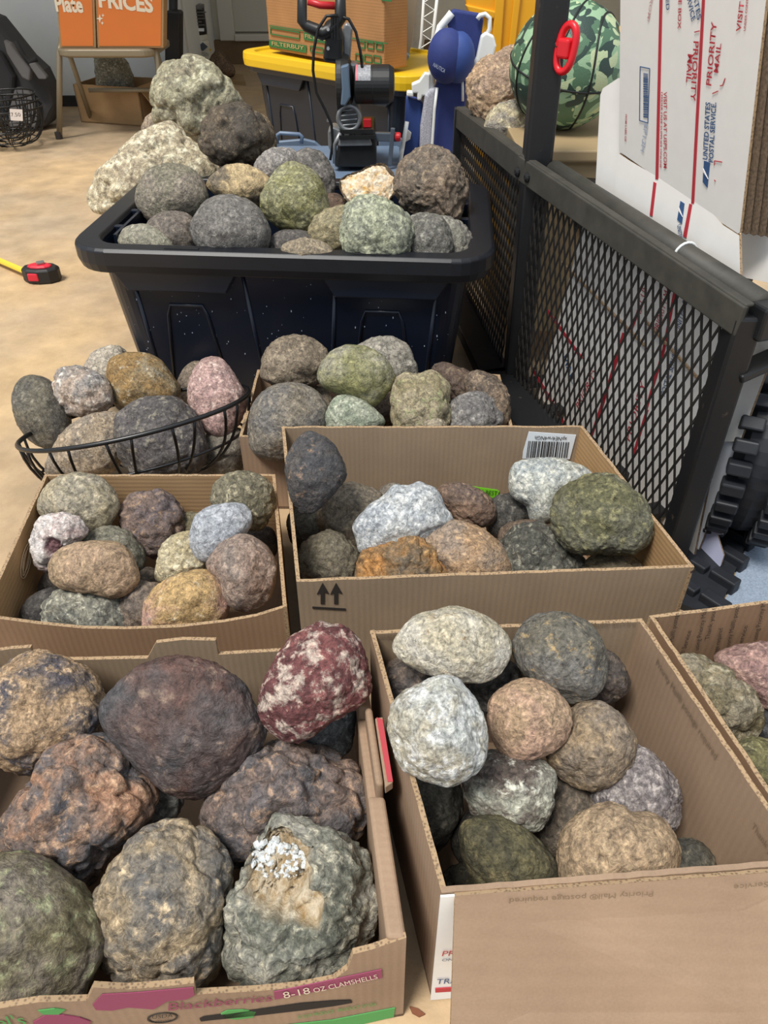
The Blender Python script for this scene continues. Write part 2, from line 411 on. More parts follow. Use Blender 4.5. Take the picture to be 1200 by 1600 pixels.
xe = atY(262, 100, 4.64).x
struct('wall_inner', MB().box(((-3.3+xe)/2, 5.34, 1.25), (3.3+xe, 1.4, 2.5)), wall_white)
struct('baseboard_inner', MB().box(((-3.3+xe)/2, 4.63, .025), (3.3+xe, .02, .05)), simple('rubber_strip', '2a2a2c', .6))
struct('trim_1', MB().box((atY(286, 60, 4.9).x, 4.9, 1.25), (.035, .05, 2.5)), simple('white_trim', 'c9c8c2', .5))
# door at the back: frame, leaf, sill
wood_d = simple('dark_wood', '6b5438', .7, noise=.15, nscale=20)
yb = 6.04
dz_ = atY(400, 62, yb).z
xl, xr2 = atY(343, 30, yb).x, atY(343, 30, yb).x+1.05
frm = simple('door_paint', 'b9b5a8', .5)
struct('door_1', MB().box(((xl+xr2)/2, yb, dz_+1.05), (xr2-xl-.18, .05, 2.0)), frm)
struct('trim_2', MB().box((xl+.05, yb-.02, dz_+1.05), (.10, .08, 2.1)).box((xr2-.05, yb-.02, dz_+1.05), (.10, .08, 2.1)).box(((xl+xr2)/2, yb-.03, dz_+.02), (xr2-xl-.2, .10, .04)), simple('door_frame', 'c2beb2', .5), bevel=.006)
struct('baseboard_back', MB().box((0, yb-.02, dz_/2), (3.6, .06, dz_)), wood_d)

# ------------------------------------------------------------------ cardboard boxes
EDG = edge_mat()
kraft = card_mat('kraft_card', '98806a', flute='X'); kraft_y = card_mat('kraft_card_across', '98806a', flute='Y')
kraft_g = card_mat('kraft_greyish', '93806a', flute='X'); kraft_d = card_mat('kraft_dark', '8b7058', flute='X')
kraft_o = card_mat('kraft_orange', 'a8875f', flute='Z')
white_card = simple('white_card', 'e6e6e4', .55, noise=.03, nscale=30)
def jag(a, b, n=26, amp=.0009, seed=1):
    r = random.Random(seed); a, b = Vector(a), Vector(b)
    return [a.lerp(b, i/n)+Vector((0, 0, r.uniform(-amp, amp) if 0 < i < n else 0)) for i in range(n+1)]
def wall_panel(name, tops, bots, inward, mat, parent, th=.005):
    """tops: list along the top edge, bots: two bottom corners in the opposite order"""
    mats = mat if isinstance(mat, (list, tuple)) else [mat, EDG]
    return MB().prism(list(tops)+list(bots), Vector(inward).normalized()*th, 0, 1).build(name, mats, parent)
def open_box(name, label, FL, FR, BR, BL, group=None, cat='box', mat=None, th=.005, bot=0.0, tops=None, taper=.0, mats=None, skip=()):
    """corners are outer rim corners in world space; bot = height of the bottom"""
    FL, FR, BR, BL = map(Vector, (FL, FR, BR, BL)); c = (FL+FR+BR+BL)/4
    root = empty(name, (c.x, c.y, bot), label, cat, group)
    def low(p): q = p.lerp(c, taper); return Vector((q.x, q.y, bot))
    cs = {'front': (FL, FR), 'right': (FR, BR), 'back': (BR, BL), 'left': (BL, FL)}
    planes = {}
    for i, (k, (a, b)) in enumerate(cs.items()):
        d = (b-a); inw = Vector((-d.y, d.x, 0)); inw = inw if inw.dot(c-a) > 0 else -inw
        planes[k] = Plane(a, b, low(a))
        if k in skip: continue
        mm = (mats or {}).get(k, mat or (kraft if k in ('front', 'back') else kraft_y))
        tp = (tops or {}).get(k) or jag(a, b, seed=i+len(label))
        wall_panel('side_panel', tp, [low(b), low(a)], inw, mm, root, th)
    MB().prism([low(FL), low(FR), low(BR), low(BL)], (0, 0, .006)).build('bottom_panel', mat or kraft, root)
    return root, planes
INK = simple('black_ink', '2b2622', .7); INKG = simple('faded_ink', '7a6650', .8)

# 1. fruit box, front left
h1 = .178
bFR, bBR = at(635, 1465, h1), at(565, 1005, h1); bFLp = at(0, 1572, h1); bBLp = at(0, 1013, h1)
d = (bFLp-bFR); bFL = bFR+d*1.62; bBL = Vector((bFL.x+.01, bBR.y+.012, h1))
front_pl = Plane(bFR, bFL, bFR-Vector((0, 0, .1)))
back_pl = Plane(bBR, bBL, bBR-Vector((0, 0, .1)))
ftop = [bFL]+[front_pl.hit(x, y) for x, y in ((0, 1563), (60, 1566), (136, 1564), (146, 1543), (200, 1546), (262, 1541), (303, 1536), (306, 1554), (340, 1552), (400, 1549), (470, 1542), (520, 1532), (543, 1515), (552, 1491), (580, 1484))]+[bFR]
ftop = [bFL]+ftop[2:]
btop = [bBR]+[back_pl.hit(x, y) for x, y in ((450, 1012), (342, 1018), (338, 996), (285, 995), (245, 1000), (232, 1024), (140, 1026), (55, 1027), (50, 1007), (20, 1009), (0, 1012))]+[bBL]
fruit, fp = open_box('fruit_box', 'printed low fruit box of large rocks, front left, with a blackberry label', bFL, bFR, bBR, bBL,
    tops={'front': ftop, 'back': btop}, skip=('right',), mats={'front': [kraft, EDG], 'back': [kraft_g, EDG]})
def rolled(a, b, h0, dh0, w, name='side_panel', mat=None):
    a, b = Vector(a), Vector(b); inn = Vector((-1, 0, 0))
    return MB().prism([a+Vector((0, 0, dh0)), b+Vector((0, 0, dh0)), Vector((b.x, b.y, h0)), Vector((a.x, a.y, h0))], inn*w).build(name, mat or [kraft_y, kraft_y], fruit, bevel=.004, bseg=3)
def rl(t): return bFR.lerp(bBR, t)
rolled(rl(0), rl(.40), 0, 0, .017); rolled(rl(.42), rl(.70), 0, .010, .008); rolled(rl(.72), rl(1), 0, -.002, .014)
rolled(rl(.40), rl(.72), 0, -.02, .016)
RED = simple('crimson_ink', 'b04048', .7); PUR = simple('magenta_ink', '8f3f5e', .7); GRN = simple('green_ink', '4d9a52', .7); WHT = simple('white_ink', 'd9cdb8', .7)
hz_ = h1+.0105; q_ = [at(586, 1122, hz_), at(598, 1120, hz_), at(614, 1222, hz_), at(602, 1230, hz_)]
sf_ = MB().prism(q_, (0, 0, -.012)).build('side_flap', kraft_y, fruit, bevel=.001)
MB().prism([q_[0].lerp(q_[1], .2)+Vector((0, 0, .001)), q_[1]+Vector((0, -.004, .001)), q_[2]+Vector((0, 0, .001)), q_[3].lerp(q_[2], .3)+Vector((0, .004, .001))], (0, 0, -.0008)).build('printed_label', RED, sf_)
F = front_pl
decal([(145, 1568), (160, 1552), (215, 1549), (302, 1541), (304, 1553), (290, 1560), (262, 1562), (240, 1575), (200, 1572), (175, 1577), (150, 1576)], F, PUR, 'printed_berry', fruit)
decal([(52, 1595), (70, 1585), (100, 1584), (125, 1588), (142, 1594), (136, 1610), (90, 1622), (55, 1614)], F, PUR, 'printed_berry', fruit)
decal([(60, 1577), (85, 1574), (102, 1576), (92, 1583), (68, 1583)], F, GRN, 'printed_leaf', fruit)
decal([(345, 1582), (355, 1577), (380, 1576), (400, 1579), (395, 1588), (370, 1591), (350, 1589)], F, GRN, 'printed_leaf', fruit)
text('Blackberries', F, (263, 1577), (424, 1562), 12, PUR, 'printed_text', fruit)
bnd = decal([(428, 1548), (596, 1513), (597, 1526), (429, 1560)], F, PUR, 'printed_band', fruit)
text('8-18', F, (444, 1556), (485, 1548), 10, WHT, 'printed_text', bnd, off=.0022)
text('OZ CLAMSHELLS', F, (491, 1547), (590, 1525), 7, WHT, 'printed_text', bnd, off=.0022)
decal([(420, 1603), (520, 1592), (617, 1573), (615, 1587), (560, 1600), (440, 1620)], F, GRN, 'printed_band', fruit)
text('© 2019 PRODUCE · PRODUCT OF USA', F, (465, 1590), (588, 1569), 5, GRN, 'printed_text', fruit)
text("el's", F, (-2, 1604), (42, 1598), 17, GRN, 'printed_text', fruit)
mb = MB()
for k in range(28):
    a = 2*math.pi*k/28; b = 2*math.pi*(k+1)/28
    q = [F.hit(254+r*math.cos(t), 1589+r*.33*math.sin(t)-.08*r*math.cos(t))+F.n*.001 for r, t in ((24, a), (24, b), (21, b), (21, a))]
    mb.prism(q, -F.n*.0006)
mb.build('printed_seal', INK, fruit)
text('USDA', F, (238, 1590), (270, 1587), 6, INK, 'printed_text', fruit)
text('ORGANIC', F, (242, 1597), (268, 1594), 4, INK, 'printed_text', fruit)
# long black marker stroke / hand slot
decal([(312, 1590), (318, 1587), (400, 1576), (470, 1566), (520, 1562), (548, 1561), (550, 1565), (522, 1570), (470, 1577), (400, 1585), (330, 1592), (314, 1594)], F, simple('slot_black', '1d1714', .9), 'hand_slot', fruit)

# 2. square mailing box, front right
h2 = .225
sFL, sBL, sBR = at(690, 1395, h2), at(578, 985, h2), at(1003, 966, h2)
sFR = sFL+(sBR-sBL)*1.0+Vector((.004, .006, 0))
usps, up_ = open_box('mailing_box', 'square cardboard mailing box of rocks at front right with its flap folded out', sFL, sFR, sBR, sBL, mats={'front': [kraft, kraft], 'back': [kraft_g, EDG]})
# white printed outside at the front
B_ = up_['front']
dn = Vector((0, 0, -1))
wp = [sFL+Vector((-.001, -.0028, -.002)), sFR+Vector((0, -.0028, -.004)), Vector((sFR.x, sFR.y-.003, .003)), Vector((sFL.x-.001, sFL.y-.003, .003))]
MB().prism(wp, Vector((0, .002, 0))).build('printed_front', white_card, usps)
WP = Plane(wp[0], wp[1], wp[2])
USR = simple('postal_red', 'b5303c', .6); USB = simple('postal_blue', '33547f', .6)
text('TRACKED', WP, (681, 1536), (760, 1531), 8, USB, 'printed_text', usps)
decal([(680, 1543), (790, 1536), (790, 1542), (680, 1549)], WP, USR, 'printed_stripe', usps)
text('PRIORITY', WP, (690, 1492), (770, 1488), 8, USR, 'printed_text', usps)
text('ONE RATE BOX', WP, (690, 1500), (770, 1496), 4, USB, 'printed_text', usps)
# folded-out flap
fl0, fl1 = sFL.lerp(sFR, .035)+Vector((0, -.0036, .0004)), sFR+Vector((.02, -.0036, .0004))
fA = atY(703, 1640, sFL.y-.07); fB = Vector((fl1.x+.004, fA.y, fA.z))
flap_pl = Plane(fl0, fl1, fA)
flp = jag(fl0, fl1, 40, .0006, 5)+[fB, fA]
MB().prism(flp, -flap_pl.n*.0045, 0, 1).build('flap', [kraft_y, EDG], usps)
flap_o = [o for o in usps.children if o.name.startswith('flap')][-1]
text('Priority Mail® postage required', flap_pl, (1020, 1391), (795, 1402), 8, INKG, 'printed_text', flap_o)
text('Service', flap_pl, (1200, 1376), (1146, 1381), 8, INKG, 'printed_text', flap_o)
FLI = Plane(flap_pl.o, flap_pl.o+Vector((1, 0, 0)), flap_pl.o+Vector((0, 0, 1)))
ip = Plane(sFR+Vector((-.006, 0, 0)), sBR+Vector((-.006, 0, 0)), sFR+Vector((-.006, 0, -.1)))
text('Priority Mail® postage required', ip, (1026, 1036), (1119, 1186), 7, INKG, 'printed_text', usps)
text('Thank you', ip, (1176, 1290), (1215, 1350), 7, INKG, 'printed_text', usps)
ipb = Plane(sBL+Vector((0, -.006, 0)), sBR+Vector((0, -.006, 0)), sBL+Vector((0, -.006, -.1)))
text('Mail® Service', ipb, (921, 979), (992, 976), 7, INKG, 'printed_text', usps)
text('postage', ipb, (584, 997), (618, 995), 7, INKG, 'printed_text', usps)

# 3. box with all over printing at the right edge
h3 = .215
rBL = at(1010, 966, h3)+Vector((.004, .004, 0)); rBR = Vector((rBL.x+.30, rBL.y+.052, h3)); rFL = Vector((sFR.x+.012, sFR.y-.0, h3)); rFR = rFL+Vector((.31, .04, 0))
pbox, pp = open_box('printed_box', 'brown box printed all over with black postal text at the right edge', rFL, rFR, rBR, rBL, mat=[kraft_d, EDG])
ip3 = Plane(rBL+Vector((0, -.007, 0)), rBR+Vector((0, -.007, 0)), rBL+Vector((0, -.007, -.1)))
for (x0, y0, x1, y1, s) in ((1022, 1006, 1029, 962, 'Thank you f'), (1031, 1030, 1039, 990, 'required'), (1047, 1026, 1060, 956, 'Priority Mail® postage'), (1068, 1022, 1080, 984, '® Service'),
    (1088, 1027, 1104, 950, 'for using Priority Mail'), (1107, 998, 1119, 948, 'Thank you f'), (1118, 1030, 1129, 980, 'postage required'), (1138, 1014, 1155, 945, 'Priority Mail® posta'), (1158, 1008, 1168, 976, 'Service'), (1179, 1012, 1196, 940, 'for using Priority M')):
    text(s, ip3, (x0, y0), (x1, y1), 6.5, INK, 'printed_text', pbox)

# 4. shallow box, middle left
h4 = .15
mFR, mBR, mBL, mFL = at(448, 948, h4), at(430, 741, h4), at(70, 741, h4), at(-30, 958, h4)
mid = front = None
mp_ = Plane(mFR, mFL, mFR-Vector((0, 0, .1)))
mt = [mFL]+[mp_.hit(x, y) for x, y in ((0, 967), (60, 975), (130, 982), (200, 983), (280, 980), (350, 972), (400, 963))]+[mFR]
shallow, shp = open_box('shallow_box', 'low tan cardboard box of pale rocks in the middle at the left edge', mFL, mFR, mBR, mBL, tops={'front': mt}, mats={'back': [card_mat('kraft_corr', '9f8260', flute='Z'), EDG], 'left': [kraft_o, EDG], 'right': [kraft_o, EDG], 'front': [kraft_d, EDG]})
ipl = Plane(mBL+Vector((.006, 0, 0)), mFL+Vector((.006, 0, 0)), mBL+Vector((.006, 0, -.1)))
mb = MB(); WS = simple('white_scribble', 'c4ad8b', .8)
for k, (ax, ay) in enumerate(((7, 28), (4.5, 18), (2.5, 24))):
    pts = [ipl.hit(40+ax*math.cos(t)*1.0+.18*ay*-math.sin(t), 876+ay*math.sin(t))+ipl.n*.001 for t in [2*math.pi*i/24 for i in range(24)]]
    mb.tube(pts, .0006, 5, closed=True)
mb.build('printed_emblem', WS, shallow)

# 5. box with two arrows
h5 = .20
aFL, aFR, aBR, aBL = at(463, 909, h5), at(1085, 886, h5), at(910, 665, h5), at(440, 666, h5)
arrow, ap = open_box('arrow_box', 'wide cardboard box with two printed arrows, in the middle of the picture', aFL, aFR, aBR, aBL, mats={'back': [kraft_g, EDG], 'right': [kraft_o, EDG], 'left': [kraft_o, EDG], 'front': [kraft_g, EDG]})
A_ = ap['front']
for x in (504, 525):
    decal([(x-9, 928), (x, 910), (x+10, 927), (x+3, 925), (x+3, 943), (x-3, 943), (x-3, 926)], A_, INK, 'printed_arrow', arrow)
decal([(488, 947), (540, 950), (540, 953), (488, 950)], A_, INK, 'printed_line', arrow)
iab = Plane(aBL+Vector((0, -.006, 0)), aBR+Vector((0, -.006, 0)), aBL+Vector((0, -.006, -.1)))
LBL = simple('label_white', 'dfe6ec', .4)
shl = decal([(826, 674), (900, 679), (890, 717), (816, 716), (817, 705)], iab, LBL, 'shipping_label', arrow)
text('xpNE4rw4NGh', iab, (886, 682), (836, 680), 6, INK, 'printed_text', shl, off=.0022)
mb = MB(); r_ = random.Random(4); x = 824
while x < 888:
    w = r_.choice((.9, 1.4, 2.2)); t = (x-824)/64
    q = [iab.hit(*p)+iab.n*.0022 for p in ((x+1.5, 688+2*t), (x+1.5+w, 688+2*t), (x-2+w, 714), (x-2, 714))]; mb.prism(q, -iab.n*.0006); x += w+r_.choice((1.0, 1.5, 2.2))
mb.build('barcode', INK, shl)
iar = Plane(aFR+Vector((-.006, 0, 0)), aBR+Vector((-.006, 0, 0)), aFR+Vector((-.006, 0, -.1)))
decal([(972, 772), (984, 761), (1000, 780), (991, 783), (983, 776)], iar, simple('tape_blue', '6fa8d6', .4), 'tape', arrow)
text('X', iar, (981, 771), (988, 776), 6, WHT, 'printed_text', arrow, off=.0025)
# green price sticker lying between the stones, fixed to the back wall
stk = decal([(731, 773), (735, 759), (777, 765), (780, 767), (776, 778), (760, 777)], iab, simple('green_sticker', '7bd62c', .4), 'price_sticker', arrow)
text('$8.40 BEST', iab, (735, 770), (776, 773), 7, INK, 'printed_text', stk, off=.0025)
decal([(1083, 890), (1086, 888), (1086, 893), (1078, 894)], A_, INK, 'printed_mark', arrow)
# blue stripe on the outside of the left wall
ol = Plane(aFL+Vector((-.001, 0, 0)), aBL+Vector((-.001, 0, 0)), aFL+Vector((-.001, 0, -.1)))

# 6. box behind, between the black tub and the box with arrows
h6 = .155
kx0, kx1 = at(396, 600, h6).x, at(792, 630, h6).x
kback, kp = open_box('cardboard_box', 'cardboard box of rocks between the black tub and the box with arrows', (kx0, 1.105, h6), (kx1, 1.09, h6), (kx1, 1.325, h6), (kx0, 1.345, h6), mat=[kraft, EDG])

# ------------------------------------------------------------------ black storage tub
tubm = simple('black_plastic', '111826', .32, noise=.15, nscale=5, bump=.05, spec=.5)
tubr = simple('black_plastic_rim', '14161c', .4, noise=.15, nscale=30, bump=.06)
dust = simple('tub_dust', '8d97a8', .9)
def tub(name, label, c, rz, w, d, h, body, lidm=None, rimm=None):
    root = empty(name, (c[0], c[1], 0), label, 'tub'); cc = c[:2]
    Rz = Matrix.Rotation(rz, 3, 'Z')
    def Wp(x, y, z): return Vector((cc[0], cc[1], 0))+Rz @ Vector((x, y, z))
    r = lambda ww, dd, rr, z: rrect(ww, dd, rr, z, 7, cc, rz)
    m = MB().loft([r(w*.80, d*.78, .05, 0), r(w*.885, d*.87, .055, h-.055), r(w*.89, d*.875, .055, h-.012), r(w*.875, d*.855, .05, h-.012), r(w*.79, d*.76, .045, .012)])
    m.build('body', body, root, smooth=False, bevel=.002)
    m = MB().loft([r(w*.89, d*.875, .055, h-.012), r(w*.90, d*.89, .06, h-.046), r(w*.985, d*.98, .075, h-.046), r(w, d, .08, h-.03), r(w*1.0, d*1.0, .08, h-.006), r(w*.985, d*.98, .075, h), r(w*.885, d*.862, .05, h), r(w*.875, d*.85, .05, h-.008), r(w*.875, d*.85, .05, h-.014)], cap0=False, cap1=False)
    m.build('rim', rimm or body, root, smooth=False, bevel=.002)
    # raised panels on the long side: arches and seams; deeper lip plates
    yb_, yt_ = -d*.78/2, -d*.87/2
    def S(x, z, o=0): return Wp(x, yb_+(yt_-yb_)*z/(h-.055)-o, z)
    for x in (-.24*w, .24*w):
        q = [(x-.068, .0), (x-.040, h*.62), (x-.032, h*.68), (x+.032, h*.68), (x+.040, h*.62), (x+.068, 0)]
        MB().tube([S(a, b, .001) for a, b in q], .0035, 8).build('panel_ridge', body, root, smooth=True)
    for x0, x1 in ((-.34, -.36), (-.06, -.09), (.10, .13), (.34, .37)):
        MB().tube([S(x0*w, .0, .000), S(x1*w, h-.05, .000)], .004, 8).build('panel_ridge', body, root, smooth=True)
    for s in (-1, 1):
        q = [(s*.40*w, h-.046), (s*.37*w, h-.085), (s*.13*w, h-.085), (s*.10*w, h-.046)]
        MB().prism([Wp(a, -d*.885/2-.012, b) for a, b in q]+[Wp(s*.10*w, -d*.885/2-.012, h-.02), Wp(s*.40*w, -d*.885/2-.012, h-.02)], Rz @ Vector((0, .012, 0))).build('lip_plate', body, root, bevel=.003)
        # cross ribs inside the short rims
        for k in (-1, 0, 1):
            MB().box(Wp(s*w*.43, k*d*.2, h-.035), (w*.03, .012, .06), rz).build('rim_rib', body, root, bevel=.002)
        MB().box(Wp(s*w*.415, 0, h-.05), (.006, d*.62, .09), rz).build('inner_wall', body, root)
    for s in (-1, 1):
        MB().box(Wp(s*w*.22, -d*.465, h+.0005), (.065, .010, .002), rz).build('slot', simple('slot_dark', '050608', .8), root, bevel=.001)
    if lidm:
        m = MB().loft([r(w*1.02, d*1.02, .08, h-.03), r(w*1.03, d*1.03, .085, h-.008), r(w*1.02, d*1.02, .08, h+.012), r(w*.93, d*.9, .07, h+.014), r(w*.92, d*.89, .07, h+.004)])
        m.build('lid', lidm, root, bevel=.003)
    return root, Wp, S
tA = at(137, 385, .37); tB = at(803, 405, .37)
tubang = math.radians(-4.6)
tub1, TW, TS = tub('storage_tub', 'large open black plastic tub heaped with rocks, behind the smaller boxes', (-.178, 1.625), tubang, .80, .50, .37, tubm, rimm=tubr)
rd = random.Random(9); mb = MB()
for k in range(150):
    x, z = rd.uniform(-.33, .33), rd.uniform(.05, .31); s = rd.choice((.0006, .0009, .0013, .0018)); p = TS(x, z, .0006)
    mb.box(p, (s, .0005, s*rd.uniform(.8, 2.2)), tubang)
mb.build('dust_specks', dust, tub1)

# ------------------------------------------------------------------ wire baskets
wire = simple('black_wire', '0c0c0e', .35, spec=.6)
def wire_basket(label, C, ax, ay, X, Yv, dep, ribs, group=None, r=.0032, rings=2, round_=.6):
    root = empty('wire_basket', (C[0], C[1], C[2]-dep), label, 'basket', group)
    C, X, Yv = Vector(C), Vector(X), Vector(Yv); Z = X.cross(Yv).normalized()
    def P(t, k, dz=None):  # k 0 rim .. 1 bottom
        s = math.cos(k*math.pi/2)**round_ if k < 1 else 0
        s = max(s, .25); return C+X*(ax*s*math.cos(t))+Yv*(ay*s*math.sin(t))-Vector((0, 0, 1))*(dep*math.sin(k*math.pi/2))
    MB().tube([P(2*math.pi*i/64, 0) for i in range(64)], r*1.25, 10, closed=True).build('rim', wire, root, smooth=True)
    for q in range(rings):
        k = (.35, .97, .65, .18, .8)[q]; MB().tube([P(2*math.pi*i/48, k) for i in range(48)], r*.8, 8, closed=True).build('ring', wire, root, smooth=True)
    for i in range(ribs):
        t = 2*math.pi*i/ribs
        MB().tube([P(t+.10-.10*k, k) for k in [j/10 for j in range(11)]]+[P(t+.02, 1.0)], r*.8, 8).build('rib', wire, root, smooth=True)
        MB().tube([P(t-.10+.10*k, k) for k in [j/10 for j in range(8)]], r*.8, 8).build('rib', wire, root, smooth=True)
    return root, P
Lp, Rp = at(36, 682, .125), at(391, 607, .185); Cc = (Lp+Rp)/2; X_ = (Rp-Lp).normalized(); Yv_ = Vector((.02, 1, -.27)).normalized(); Yv_ = (Yv_-X_*X_.dot(Yv_)).normalized()
wb, WPf = wire_basket('half-sunk black wire basket holding eight or so rocks, left of the black tub', Cc+Vector((0, -.012, .0)), (Rp-Lp).length/2, .150, X_, Yv_, .14, 12, r=.0033, rings=2)
mb = MB(); pc = at(20, 212, .20)
# stacked empty baskets at far left
cb = at(22, 228, .0); cb.z = 0
for k in range(3):
    wire_basket(('lowest', 'middle', 'topmost')[k]+' of the three nested empty wire baskets at the far left', (cb.x-.015*k, cb.y+.012*k, .16+.02*k), .165, .15, (1, 0, .02*k), (0, 1, 0), .155, 10, group='nested empty wire baskets', r=.003, rings=3)
tagp = atY(25, 185, cb.y-.17)
tg = Plane(tagp, tagp+Vector((1, 0, 0)), tagp+Vector((0, 0, 1)))
ttag = decal([(15, 170), (35, 171), (36, 189), (17, 188)], tg, simple('paper_tag', 'd9cfc8', .7), 'price_tag', None); tag(ttag, 'small pale paper price tag hanging on the empty wire basket at far left', 'tag')
text('7.50', tg, (18, 182), (33, 182), 6, simple('tag_ink', 'a87868', .7), 'written_text', ttag)
# ------------------------------------------------------------------ the rocks: outline in the photograph, height of the centre, colours, surface
g = 'large rocks in the fruit box'
rock('tan rock with dark blue-grey patches, back left corner of the fruit box', [(0,1045),(28,1020),(75,1020),(120,1040),(150,1070),(165,1100),(155,1140),(120,1170),(88,1185),(66,1215),(30,1212),(5,1192),(-40,1180),(-55,1120),(-35,1070)], 0.140, ('b0906a','56525a','c8a880'), 'rough', g, sc=1.5, thr=.53)
rock('big flat dark brown-purple slab lying on top in the fruit box', [(205,1050),(232,1032),(280,1022),(330,1030),(380,1062),(398,1100),(417,1150),(402,1190),(360,1215),(330,1240),(303,1253),(272,1245),(235,1215),(192,1175),(160,1140),(150,1110),(172,1080)], .175, ('5a4038','4c4a4c','86705e'), 'smooth', g, dz=.42, sc=.5, spk=.60, rough=.45, facet=14, amp=1.1)
rock('dark red rock speckled white, back right of the fruit box', [(418,1055),(445,1010),(480,980),(510,973),(545,985),(570,1020),(580,1078),(560,1100),(520,1125),(470,1155),(425,1152),(406,1115),(405,1078)], 0.208, ('7c4442','6a3a3a','c0ae9e'), 'rough', g, sc=.8, spk=.52, facet=10)
rock('blue-grey rock wedged under the dark red rock', [(440,1150),(480,1120),(530,1095),(553,1105),(552,1150),(540,1180),(500,1185),(452,1172)], .10, ('6c7478','4f555a','8f989c'), 'rough', g, sc=1.2)
rock('orange-brown lumpy rock at the left of the fruit box, below the spotted one', [(0,1300),(20,1260),(50,1222),(75,1180),(112,1162),(150,1155),(185,1180),(215,1215),(240,1250),(222,1290),(190,1312),(160,1350),(140,1378),(92,1376),(50,1350),(10,1325)], 0.100, ('a5795a','5c5a5e','c09a78'), 'knob', g, sc=.9, amp=1.1)
rock('dark grey lumpy rock half hidden under the big slab', [(195,1200),(240,1212),(282,1240),(280,1270),(250,1295),(200,1305),(170,1260)], .07, ('55544f','6a5a50','7d7a74'), 'knob', g)
rock('purple-brown rock covered in rounded knobs, right side of the fruit box', [(318,1255),(350,1208),(385,1182),(430,1162),(480,1170),(540,1190),(570,1220),(580,1262),(560,1298),(540,1310),(480,1315),(440,1325),(390,1345),(345,1345),(322,1310)], .09, ('7b675c','5e5a5c','a98a70'), 'knob', g, sc=.9, amp=1.15)
rock('greenish-brown smooth boulder in the bottom left corner of the picture', [(-75,1370),(0,1342),(50,1355),(90,1375),(130,1410),(155,1450),(163,1490),(148,1530),(125,1572),(60,1600),(0,1605),(-80,1580),(-110,1480)], 0.100, ('6f6648','7f7566','93976f'), 'pebble', g, sc=.8)
rock('large tan-grey egg shaped rock at the front of the fruit box', [(148,1420),(155,1388),(185,1340),(215,1305),(250,1290),(300,1293),(335,1320),(358,1360),(354,1420),(350,1490),(325,1530),(290,1547),(240,1545),(195,1522),(163,1482)], .085, ('a38e6c','6d6a66','bfa885'), 'knobs', g, sc=.9)
geo = rock('broken mossy green geode with a hollow of white crystals, front of the fruit box', [(350,1442),(358,1390),(385,1350),(410,1315),(425,1280),(470,1293),(530,1308),(562,1330),(573,1372),(590,1410),(592,1450),(562,1485),(530,1510),(470,1522),(420,1542),(375,1532),(353,1500)], .09, ('6c6e60','9a978a','b9b39c'), 'craggy', g, name='geode', carve=[(440,1338,50,.45),(487,1372,26,.22)], cav=('9c7f52','cdbfa6'), sc=.9)
CRY = simple('quartz', 'c9cdcd', .15, spec=.8)
crystals(geo, 436, 1342, 44, CRY, 150, .0048, flat=.72, inner=.1)
g = 'rocks in the square mailing box'
rock('long cream white rock on top at the back left of the mailing box', [(614,1003),(633,970),(680,953),(712,947),(760,963),(795,995),(798,1030),(770,1060),(735,1067),(690,1060),(645,1042),(618,1022)], 0.248, ('baaf92','c4beae','927650'), 'pebble', g, spk=.60, sc=1.1, amp=.8)
rock('round grey-brown rock with an orange spot, back of the mailing box', [(804,1003),(828,968),(875,955),(920,975),(948,1015),(950,1055),(925,1090),(885,1099),(840,1077),(808,1040)], 0.224, ('73706a','6b6658','a58a58'), 'pebble', g, spk=.6)
rock('dark brown rock tucked behind the grey rock at the back right of the mailing box', [(930,1010),(962,1025),(984,1065),(965,1092),(930,1100),(905,1080),(900,1030)], 0.170, ('5d5048','4c4846','7a6a58'), 'rough', g)
rock('small dark brown rock in the back left corner of the mailing box', [(598,1055),(615,1030),(650,1030),(682,1055),(690,1095),(650,1120),(612,1115)], 0.165, ('6b5a4c','4c4848','8c7866'), 'rough', g)
rock('dark rock in the gap under the cream white rock', [(735,1050),(790,1030),(815,1060),(800,1105),(760,1115),(735,1090)], 0.155, ('4c4a48','5c5850','77736b'), 'knobs', g)
rock('pale white rounded rock at the left wall of the mailing box', [(609,1125),(620,1090),(660,1068),(695,1054),(725,1070),(750,1110),(763,1155),(750,1195),(715,1222),(670,1219),(630,1200),(612,1165)], 0.262, ('b6bab5','aca48e','cfd1cf'), 'worn', g, sc=1.0, spk=.52)
rock('pinkish tan rock in the middle of the mailing box', [(762,1112),(780,1080),(820,1060),(860,1070),(892,1112),(886,1150),(850,1177),(810,1190),(775,1170)], .20, ('b59078','ad8f6d','c9a58c'), 'pebble', g, spk=.6)
rock('light brown round rock right of the pinkish one in the mailing box', [(853,1170),(870,1145),(890,1115),(915,1097),(950,1098),(980,1130),(993,1167),(975,1205),(930,1232),(890,1224),(862,1200)], .165, ('97805f','857767','aa916c'), 'worn', g, spk=.6)
rock('purplish grey rough rock by the right wall of the mailing box', [(925,1225),(960,1190),(1000,1167),(1030,1185),(1058,1225),(1062,1262),(1050,1295),(1010,1300),(960,1290),(930,1260)], .12, ('8b8280','6d676a','b5aca8'), 'fine', g, sc=1.2, spk=.53)
rock('flattish white and brown rock below the pinkish one in the mailing box', [(724,1222),(745,1190),(770,1176),(830,1183),(864,1202),(867,1242),(850,1280),(830,1299),(780,1287),(740,1268),(727,1247)], .15, ('b3b4a2','5c5048','cfd0c0'), 'rough', g, sc=1.1, thr=.52, spk=.58)
rock('dark grey rock low at the left wall of the mailing box', [(625,1225),(680,1210),(718,1222),(723,1260),(705,1300),(672,1337),(640,1312),(625,1265)], .09, ('4f4c42','6a6658','7a7668'), 'rough', g)
